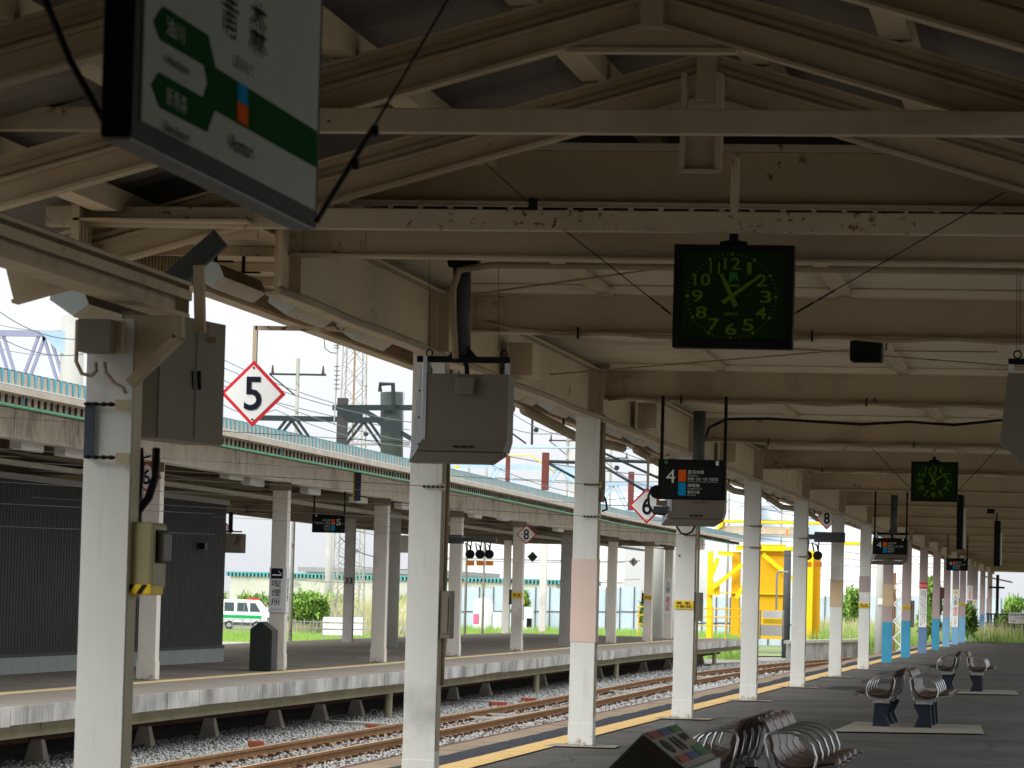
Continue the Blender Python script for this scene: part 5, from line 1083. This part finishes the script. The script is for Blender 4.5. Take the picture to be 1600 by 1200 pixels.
for i, (x, y) in enumerate([(572, 678), (667, 656+2), (838, 672), (871, 671), (964, 731), (466, 655)]): 
    c = P(x, y, 84); MB().disc(c, .055, (0, -1, 0), .04, OLE, 14).build('wire_ring', label='small dark ring insulator on an overhead wire against the sky', cat='insulator', group='ring insulators on the overhead wires'); 
for i, (px, y0, Y, r_, lb) in enumerate([(466, 560, 118, .06, 'thin mast left of the insulator string'), (735, 650, 120, .05, 'thin dark mast just right of the big grey display'), (762, 668, 132, .05, 'second thin mast right of the big grey display'), (888, 672, 125, .07, 'thin grey mast left of the pink panelled column'), (955, 700, 138, .06, 'thin grey mast right of the pink panelled column'), (1140, 752, 150, .07, 'thin pale mast between the fourth and fifth columns'), (1222, 770, 160, .06, 'thin pale mast right of the fifth column')]):
    Y = 24*6000/(1700-px) if px < 1100 else Y+60; a = P(px, y0, Y); t = thing('line_mast', lb, 'mast', (a.x, Y, -.95)); MB().tube([(a.x, Y, -.95), (a.x, Y, a.z)], r_, TOWER, 8).build('shaft', t, smooth=True)
    MB().beam((a.x-.9, Y, a.z-.5), (a.x+.9, Y, a.z-.5), .06, .06, OLE).build('cross_arm', t); MB().beam((a.x-.9, Y, a.z-.5), (a.x, Y, a.z-1.2), .04, .04, OLE).build('brace', t)
    for s in (-1, 1): MB().tube([(a.x+s*.8, Y, a.z-.47), (a.x+s*.8, Y, a.z-.22)], [.05, .02], DKRUST, 8).build('insulator', t)
# yellow gantry tower
t = thing('yellow_gantry', 'large bright yellow lattice gantry crane with broad panel tower behind the far platform end', 'gantry crane', P(1190, 995, 185))
Yg = 185
bb(1182, 1226, 850, 999, Yg, 1.2, CYEL2, 'tower_panel', t); bb(1126, 1345, 812, 821, Yg+1, 1.0, CYEL, 'top_girder', t); bb(1126, 1262, 821, 836, Yg+1.2, 1.0, BEIGE, 'girder_soffit', t)
MB().prism([P(1108, 838, Yg+1), P(1130, 812, Yg+1), P(1130, 821, Yg+1)], (0, 1, 0), CYEL).build('girder_nose', t)
bb(1106, 1111, 862, 1000, Yg, .3, CYEL, 'leg', t); bb(1144, 1154, 862, 992, Yg, .5, CYEL2, 'leg', t); bb(1257, 1268, 860, 998, 168, .4, CYEL, 'leg', t); bb(1269, 1279, 862, 996, 168.5, .5, CYEL2, 'leg', t)
bb(1104, 1240, 925, 930, Yg-.2, .2, CYEL, 'cross_rail', t); bb(1106, 1124, 910, 930, Yg-.3, .1, CYEL, 'gusset', t); bb(1150, 1250, 852, 862, Yg-.4, .3, CYEL, 'upper_rail', t); bb(1160, 1175, 905, 925, Yg-.3, .2, CYEL2, 'gusset', t)
for a, b in (((1110, 905), (1122, 872)), ((1112, 920), (1160, 882)), ((1192, 866), (1240, 906)), ((1168, 905), (1150, 935)), ((1122, 864), (1146, 866))): MB().beam(P(*a, Yg-.5), P(*b, Yg-.5), .14, .2, CYEL).build('diagonal', t)
mb = MB()
for k in range(24): c = P(1279.5, 865+k*5.5, 168.4); mb.box(c.x, c.x+.06, 168.4, 168.5, c.z, c.z+.04, CYEL2)
mb.build('ladder_teeth', t, kind='stuff')
bb(1229, 1231, 824, 856, Yg-1, .1, WHT, 'white_mast', t); bb(1228.5, 1231.5, 826, 838, Yg-1.1, .05, ORNG, 'orange_tip', t)
bb(1315, 1380, 846, 853, 190, .6, CYEL, 'side_girder', t); bb(1412, 1434, 850, 856, 200, .6, CYEL, 'side_girder', t)
t = thing('yellow_handrail', 'yellow handrail with three bars behind the end of the far platform', 'handrail', P(1080, 985, 172))
for px in (998, 1026, 1052, 1078, 1114, 1135, 1157): A = P(px, 948, 172); MB().tube([(A.x, 172, -.95), (A.x, 172, A.z)], .03, CYEL2, 6).build('post', t)
for py in (948, 961, 975): A = P(995, py, 172); B = P(1160, py+4, 172); MB().tube([A, B], .03, CYEL2, 6).build('bar', t)
t = thing('gate_board', 'small gate with white and yellow notice boards past the far platform end', 'gate', P(1205, 990, 152)); bb(1192, 1222, 954, 966, 152, .05, WHT, 'white_board', t); bb(1193, 1222, 967, 975, 152, .05, YELL, 'yellow_board', t); bb(1188, 1223, 976, 994, 152, .03, BRDW, 'lower_panel', t)
for x in (1187, 1223): bb(x, x+1.2, 953, 999, 152, .04, TRIML, 'post', t)
t = thing('white_pipe_arm', 'white bent pipe with a small diamond plate in front of the yellow tower', 'pipe', P(1214, 950, 150)); MB().tube([P(1213, 953, 150), P(1214, 896, 150), P(1217, 893, 150), P(1232, 894, 150)], .04, TRIML, 8).build('pipe', t)
# right hand end: mesh fence, notice, posts
t = thing('end_fence', 'dark grey mesh fence closing the far end of the near platform', 'fence', P(1570, 1000, 188))
for px in (1543, 1548, 1553, 1575, 1600): A = P(px, 958, 188); MB().box(A.x, A.x+.07, 188, 188.07, 0, A.z, DGREY).build('post', t)
for py in (959, 978, 998): A = P(1540, py, 188); B = P(1625, py, 188); MB().box(A.x, B.x, 188, 188.04, A.z-.03, A.z+.03, DGREY).build('rail', t)
mb = MB(); A = P(1540, 960, 188.02); B = P(1625, 960, 188.02)
for k in range(34): x = A.x+(B.x-A.x)*k/34; mb.box(x, x+.015, 188.05, 188.06, .05, A.z, GREYP)
mb.build('mesh', t, kind='stuff')
t = thing('warning_board', 'white warning board with black and red writing at the right border', 'notice board', P(1590, 975, 183)); A = P(1576, 956.5, 183); B = P(1625, 975, 183)
MB().box(A.x, B.x, 183, 183.05, B.z, A.z, WHT).build('board', t); w_ = B.x-A.x; h_ = A.z-B.z
ftext('線路内危険につき', 'notice_text', A.x+.05, B.x-.1, B.z+h_*.66, B.z+h_*.90, 182.99, NAVY, t, 0); ftext('ここから先は立入禁止', 'notice_text', A.x+.05, B.x-.1, B.z+h_*.36, B.z+h_*.60, 182.99, NAVY, t, 0); ftext('危険！立入禁止です', 'notice_text', A.x+.05, B.x-.1, B.z+h_*.08, B.z+h_*.30, 182.99, RED, t, 0)
for x in (1581, 1598): A = P(x, 975, 183); MB().box(A.x, A.x+.06, 183.02, 183.08, 0, A.z, DGREY).build('leg', t)
MB().cbox(P(1410, 1003, 160), .16, .1, .7, WHT).build('marker_post', label='short white marker post with a dark cross foot beside the blue footed column', cat='marker')
# ---- vegetation
def leaves(name, cx, cy, cz, sx, sy, sz, n, s, m, label, cat, group=None, kind=None, up=0.0, seed=1, parent=None):
    q = np.random.RandomState(seed); cl = max(6, n//90)
    cen = (q.rand(cl, 3)*2-1); cen /= np.maximum(1, np.linalg.norm(cen, axis=1))[:, None]
    ix = q.randint(cl, size=n); p = cen[ix]*.8+q.normal(0, .17, (n, 3)); p *= np.array([sx, sy, sz]); p[:, 2] = np.abs(p[:, 2]) if up else p[:, 2]
    p += np.array([cx, cy, cz]); a = q.rand(n)*6.28; l = s*(.6+.8*q.rand(n))
    d = np.stack([np.cos(a)*.7, np.sin(a)*.7, q.normal(.1+up, .6, n)], -1)*l[:, None]; e = np.stack([-np.sin(a), np.cos(a), q.normal(0, .5, n)], -1)*(l*.38)[:, None]
    co = np.stack([p-e*.5, p+e*.5, p+d+e*.3, p+d-e*.3], 1).reshape(-1, 3)
    me = bpy.data.meshes.new(name); me.vertices.add(len(co)); me.vertices.foreach_set('co', co.ravel()); me.loops.add(4*n); me.loops.foreach_set('vertex_index', np.arange(4*n)); me.polygons.add(n); me.polygons.foreach_set('loop_start', np.arange(0, 4*n, 4)); me.polygons.foreach_set('loop_total', np.full(n, 4)); me.materials.append(m); me.update(calc_edges=True)
    o = bpy.data.objects.new(name, me); COL.objects.link(o)
    if parent: o.parent = parent; o.matrix_parent_inverse = Matrix.Translation(-parent.location)
    return tag(o, label, cat, group, kind)
LEAF2 = mat('leaf_light', (.25, .40, .08), .8, .35, .7)
def bush(px, pyt, pyb, wpx, Y, label, seed, reed=False):
    c = P(px, (pyt+pyb)/2, Y); hz = (P(px, pyt, Y).z-P(px, pyb, Y).z)/2; sx = wpx/2/FPX*Y
    t = thing('bush', label, 'bush', (c.x, Y, c.z-hz))
    leaves('foliage', c.x, Y, c.z, sx, 1.5, hz, 2600, .26, LEAF, None, None, seed=seed, parent=t); leaves('sun_tinted_foliage', c.x, Y-.6, c.z+hz*.15, sx*.95, 1.2, hz*.9, 1500, .22, LEAF2, None, None, seed=seed+50, parent=t)  # sunlight painted in: the second leaf layer takes a paler green
    mb = MB(); rr = random.Random(seed)
    for k in range(5): mb.tube([(c.x+rr.uniform(-.3, .3)*sx, Y, c.z-hz-.1), (c.x+rr.uniform(-.8, .8)*sx, Y, c.z+hz*.3)], [.05, .02], WOOD, 5)
    mb.build('stems', t)
for i, a in enumerate([(480, 926, 972, 70, 205, 'round green bush left of the slim concrete pole'), (525, 932, 975, 60, 215, 'bush with pale plumes right beside the slim concrete pole'), (340, 928, 965, 30, 240, 'yellow green bush just right of the charcoal building'),
                       (400, 930, 965, 60, 245, 'green hedge top behind the white truck'), (645, 932, 965, 40, 235, 'dark green bush behind the second column'), (815, 922, 965, 22, 246, 'narrow green bush rising beside the white pump machine'), (1335, 920, 985, 34, 205, 'climbing vine bush sprawling over the blue hoarding right of the yellow legs'),
                       (1458, 905, 975, 22, 175, 'tall bush seen between the two notice bearing columns'), (1585, 938, 960, 30, 250, 'bush above the hoarding near the right border'), (1180, 948, 990, 22, 195, 'small bush at the foot of the yellow handrail'), (1015, 930, 985, 22, 200, 'bush with a yellowish crown left of the yellow handrail'), (1452, 960, 985, 30, 160, 'low bush behind the red headed notice column'), (1510, 950, 985, 30, 165, 'green bush behind the warning notice columns'), (1575, 965, 995, 40, 192, 'bush behind the dark end fence')]):
    bush(*a[:5], a[5], 11+i)
def grassy(px0, px1, py, Y0_, Y1_, n, s, m, name, label, seed, h=1.0):
    q = np.random.RandomState(seed); n_ = n; t = q.rand(n_); Yv = Y0_+(Y1_-Y0_)*q.rand(n_); a0 = [P(px0, py, y_).x for y_ in (Y0_, Y1_)]; a1 = [P(px1, py, y_).x for y_ in (Y0_, Y1_)]
    u = (Yv-Y0_)/(Y1_-Y0_); xa = a0[0]+(a0[1]-a0[0])*u; xb = a1[0]+(a1[1]-a1[0])*u; x = xa+(xb-xa)*t
    hh = s*(.4+.9*q.rand(n_))*h; lean = q.normal(0, .25, n_)*hh; w_ = .03+.03*q.rand(n_)
    co = np.stack([np.stack([x-w_, Yv, np.full(n_, -.97)], -1), np.stack([x+w_, Yv, np.full(n_, -.97)], -1), np.stack([x+lean+w_*.3, Yv+lean*.4, -.97+hh], -1)], 1).reshape(-1, 3)
    me = bpy.data.meshes.new(name); me.vertices.add(len(co)); me.vertices.foreach_set('co', co.ravel()); me.loops.add(3*n_); me.loops.foreach_set('vertex_index', np.arange(3*n_)); me.polygons.add(n_); me.polygons.foreach_set('loop_start', np.arange(0, 3*n_, 3)); me.polygons.foreach_set('loop_total', np.full(n_, 3)); me.materials.append(m); me.update(calc_edges=True)
    o = bpy.data.objects.new(name, me); COL.objects.link(o); return tag(o, label, 'grass', kind='stuff')
grassy(330, 700, 990, 150, 190, 9000, .35, LEAF2, 'low_grass', 'low bright grass along the fence behind the far platform', 3)
grassy(690, 1180, 990, 160, 235, 14000, .6, LEAF2, 'low_grass', 'low green grass at the foot of the blue hoarding', 4)
grassy(1265, 1620, 990, 165, 205, 16000, 1.25, LEAF2, 'tall_grass', 'tall bright green weeds beyond the retaining wall', 5)
grassy(1265, 1620, 990, 168, 212, 5000, 1.5, LEAFY, 'reeds', 'dry straw coloured reeds mixed in the tall weeds', 6)
grassy(440, 660, 990, 206, 225, 3000, 1.9, LEAFY, 'reeds', 'pale dry reeds among the bushes behind the parked trucks', 7)

# ================================================================== BENCHES AND BIN ON THE NEAR PLATFORM
PADC = mat('bench_pad_concrete', (.30, .28, .22), .9, .08, 2)
def bench(cx, y0, seats, label, pad=True, pitch=.60, half=.26):
    """back to back pair of rows running along the platform; cx is the centre line"""
    t = thing('platform_bench', label, 'bench', (cx, y0, 0)); Lb = seats*pitch
    for s in (-1, 1):
        bx = cx+s*half      # row axis
        MB().box(bx-.03, bx+.03, y0, y0+Lb, .305, .345, STEEL).build('seat_beam', t)
        for yy in (y0+.12, y0+Lb*.52, y0+Lb-.2)[:2 if seats < 4 else 3]:
            mb = MB(); xi = bx-s*.02
            mb.prism([(xi+s*.10, yy, .30), (xi-s*.11, yy, .30), (xi-s*.04, yy, .15), (xi-s*.10, yy, .012), (xi+s*.12, yy, .012)], (0, .10, 0), LEG); mb.build('leg', t, bevel=.008)
            mb = MB(); mb.box(bx-.10, bx+.10, yy-.01, yy+.11, .30, .348, STEEL); mb.build('bracket', t)
        for k in range(seats):
            ya, yb = y0+k*pitch+.03, y0+(k+1)*pitch-.03
            # shell profile in x (outwards = s), from front lip to top of the backrest
            prof = [(.31, .395), (.29, .425), (.22, .42), (.10, .39), (.0, .385), (-.07, .41), (-.115, .475), (-.14, .56), (-.175, .665), (-.20, .715), (-.222, .72)]
            th = .018; vs = []; N = len(prof)
            cols_ = 7
            for j in range(cols_):
                v = j/(cols_-1); e = abs(v-.5)*2; cur = .03*e*e
                for (dx_, z) in prof: vs.append((bx+s*(dx_+(cur if z > .5 else 0)), ya+(yb-ya)*v, z+(cur*.9 if z < .5 else -.02*e**3)))
            n0 = len(vs)
            for j in range(cols_):
                v = j/(cols_-1); e = abs(v-.5)*2; cur = .03*e*e
                for (dx_, z) in prof: vs.append((bx+s*(dx_+(cur if z > .5 else 0)-(th if z > .46 else 0)), ya+(yb-ya)*v, z+(cur*.9 if z < .5 else -.02*e**3)-(th if z <= .46 else 0)))
            fs = []
            for j in range(cols_-1):
                for i in range(N-1):
                    a = j*N+i; fs += [(a, a+1, a+N+1, a+N), (n0+a, n0+a+N, n0+a+N+1, n0+a+1)]
            for j in range(cols_-1): fs += [(j*N, (j+1)*N, n0+(j+1)*N, n0+j*N), (j*N+N-1, n0+j*N+N-1, n0+(j+1)*N+N-1, (j+1)*N+N-1)]
            for i in range(N-1): fs += [(i, n0+i, n0+i+1, i+1), ((cols_-1)*N+i, (cols_-1)*N+i+1, n0+(cols_-1)*N+i+1, n0+(cols_-1)*N+i)]
            mb = MB(); mb.add(vs, fs, SEAT); o = mb.build('seat', t, smooth=True)
        for k in range(seats+1):
            yy = y0+k*pitch
            loop = [(-.13, .38), (-.155, .48), (-.17, .575), (-.155, .615), (-.09, .63), (0, .628), (.08, .605), (.145, .55), (.175, .47), (.17, .41), (.14, .365), (.07, .35), (-.03, .347), (-.10, .352), (-.13, .38)]
            mb = MB(); mb.tube([(bx+s*dx_, yy, z) for dx_, z in loop], .010, STEEL, 8); mb.build('armrest', t, smooth=True)
            mb = MB(); mb.tube([(bx+s*.16, yy, .385), (bx+s*.35, yy, .425)], .011, STEEL, 6); mb.build('arm_tip', t)
    if pad:
        MB().quad([(cx-.70, y0-2.2, .018), (cx+1.03, y0-1.4, .018), (cx+.90, y0+1.9, .018), (cx-.66, y0+1.7, .018)], PADC).build('concrete_pad', kind='structure')
    return t
bench(-2.18, 25.7, 4, 'nearest bench of brown shell seats with steel arm hoops, cut off by the bottom border', pad=False)
bench(-2.16, 46.9, 4, 'middle bench, back to back brown seats with steel arm hoops on dark legs')
bench(-2.10, 67.9, 3, 'farthest back to back bench, small near the foot of the blue columns')
# recycling bin with sloping top
t = thing('recycling_bin', 'sloping topped recycling bin with coloured opening labels, beside the nearest bench', 'recycling bin', (-1.55, 13.5, 0))
Yb = 13.5; rg = P(1003, 1147, Yb); tp2 = P(1056, 1131, Yb+1.15); le = P(935, 1215, Yb); re = P(1070, 1202, Yb)
xr, zr = rg.x, rg.z; sl_l = (zr-le.z)/(xr-le.x); sl_r = (zr-re.z)/(re.x-xr)
xl_ = xr-.19; xr_ = xr+.155; Lb = 1.12
prof = [(xl_, 0.02), (xr_, 0.02), (xr_, zr-sl_r*.155), (xr, zr), (xl_, zr-.19*sl_l)]
print('bin', rg, tp2, le, re, sl_l, sl_r)
MB().prism([(x, Yb, z) for x, z in prof], (0, Lb, 0), BINM).build('body', t, bevel=.006)
n_ = Vector((sl_r, 0, 1)).normalized(); dn = Vector((1, 0, -sl_r)).normalized(); sl_len = .155*math.hypot(1, sl_r)
def onslope(u0, u1, v0, v1, m, name, lift=.006, rnd=False):
    pts = []
    for u, v in ((u0, v0), (u1, v0), (u1, v1), (u0, v1)): pts.append(Vector((xr, Yb, zr))+dn*(u*sl_len)+Vector((0, v*Lb, 0))+n_*lift)
    if rnd:
        c = (pts[0]+pts[2])/2; a = (pts[1]-pts[0])/2; b = (pts[3]-pts[0])/2; pts = [c+a*math.cos(q*math.pi/8)+b*math.sin(q*math.pi/8) for q in range(16)]
    return MB().prism(pts, n_*.002, m).build(name, t)
onslope(0, 1, 0, 1, BINT, 'sloping_lid', .002); 
DR = mat('label_red', (.30, .07, .05), .5, .1); DB = mat('label_blue', (.07, .09, .20), .5, .1); DG = mat('label_green', (.05, .17, .05), .5, .1)
onslope(.03, .20, .05, .33, DR, 'red_label'); onslope(.03, .20, .36, .62, DB, 'blue_label'); onslope(.03, .20, .68, .96, DG, 'green_label')
onslope(.26, .62, .10, .27, BLK, 'long_slot', .006, True); onslope(.26, .64, .40, .46, BLK, 'thin_slot', .006, True); onslope(.26, .64, .52, .58, BLK, 'thin_slot', .006, True); onslope(.26, .42, .72, .90, BLK, 'square_opening', .006)
onslope(.70, .88, .05, .33, DR, 'red_label'); onslope(.70, .88, .36, .62, DB, 'blue_label'); onslope(.60, .88, .68, .96, DG, 'green_label')
MB().box(xr_+.002, xr_+.02, Yb, Yb+Lb, .3, zr-sl_r*.155, TRIML).build('front_rim', t)
onslope(-.06, .0, 0, 1, WHT, 'ridge_strip', .003)
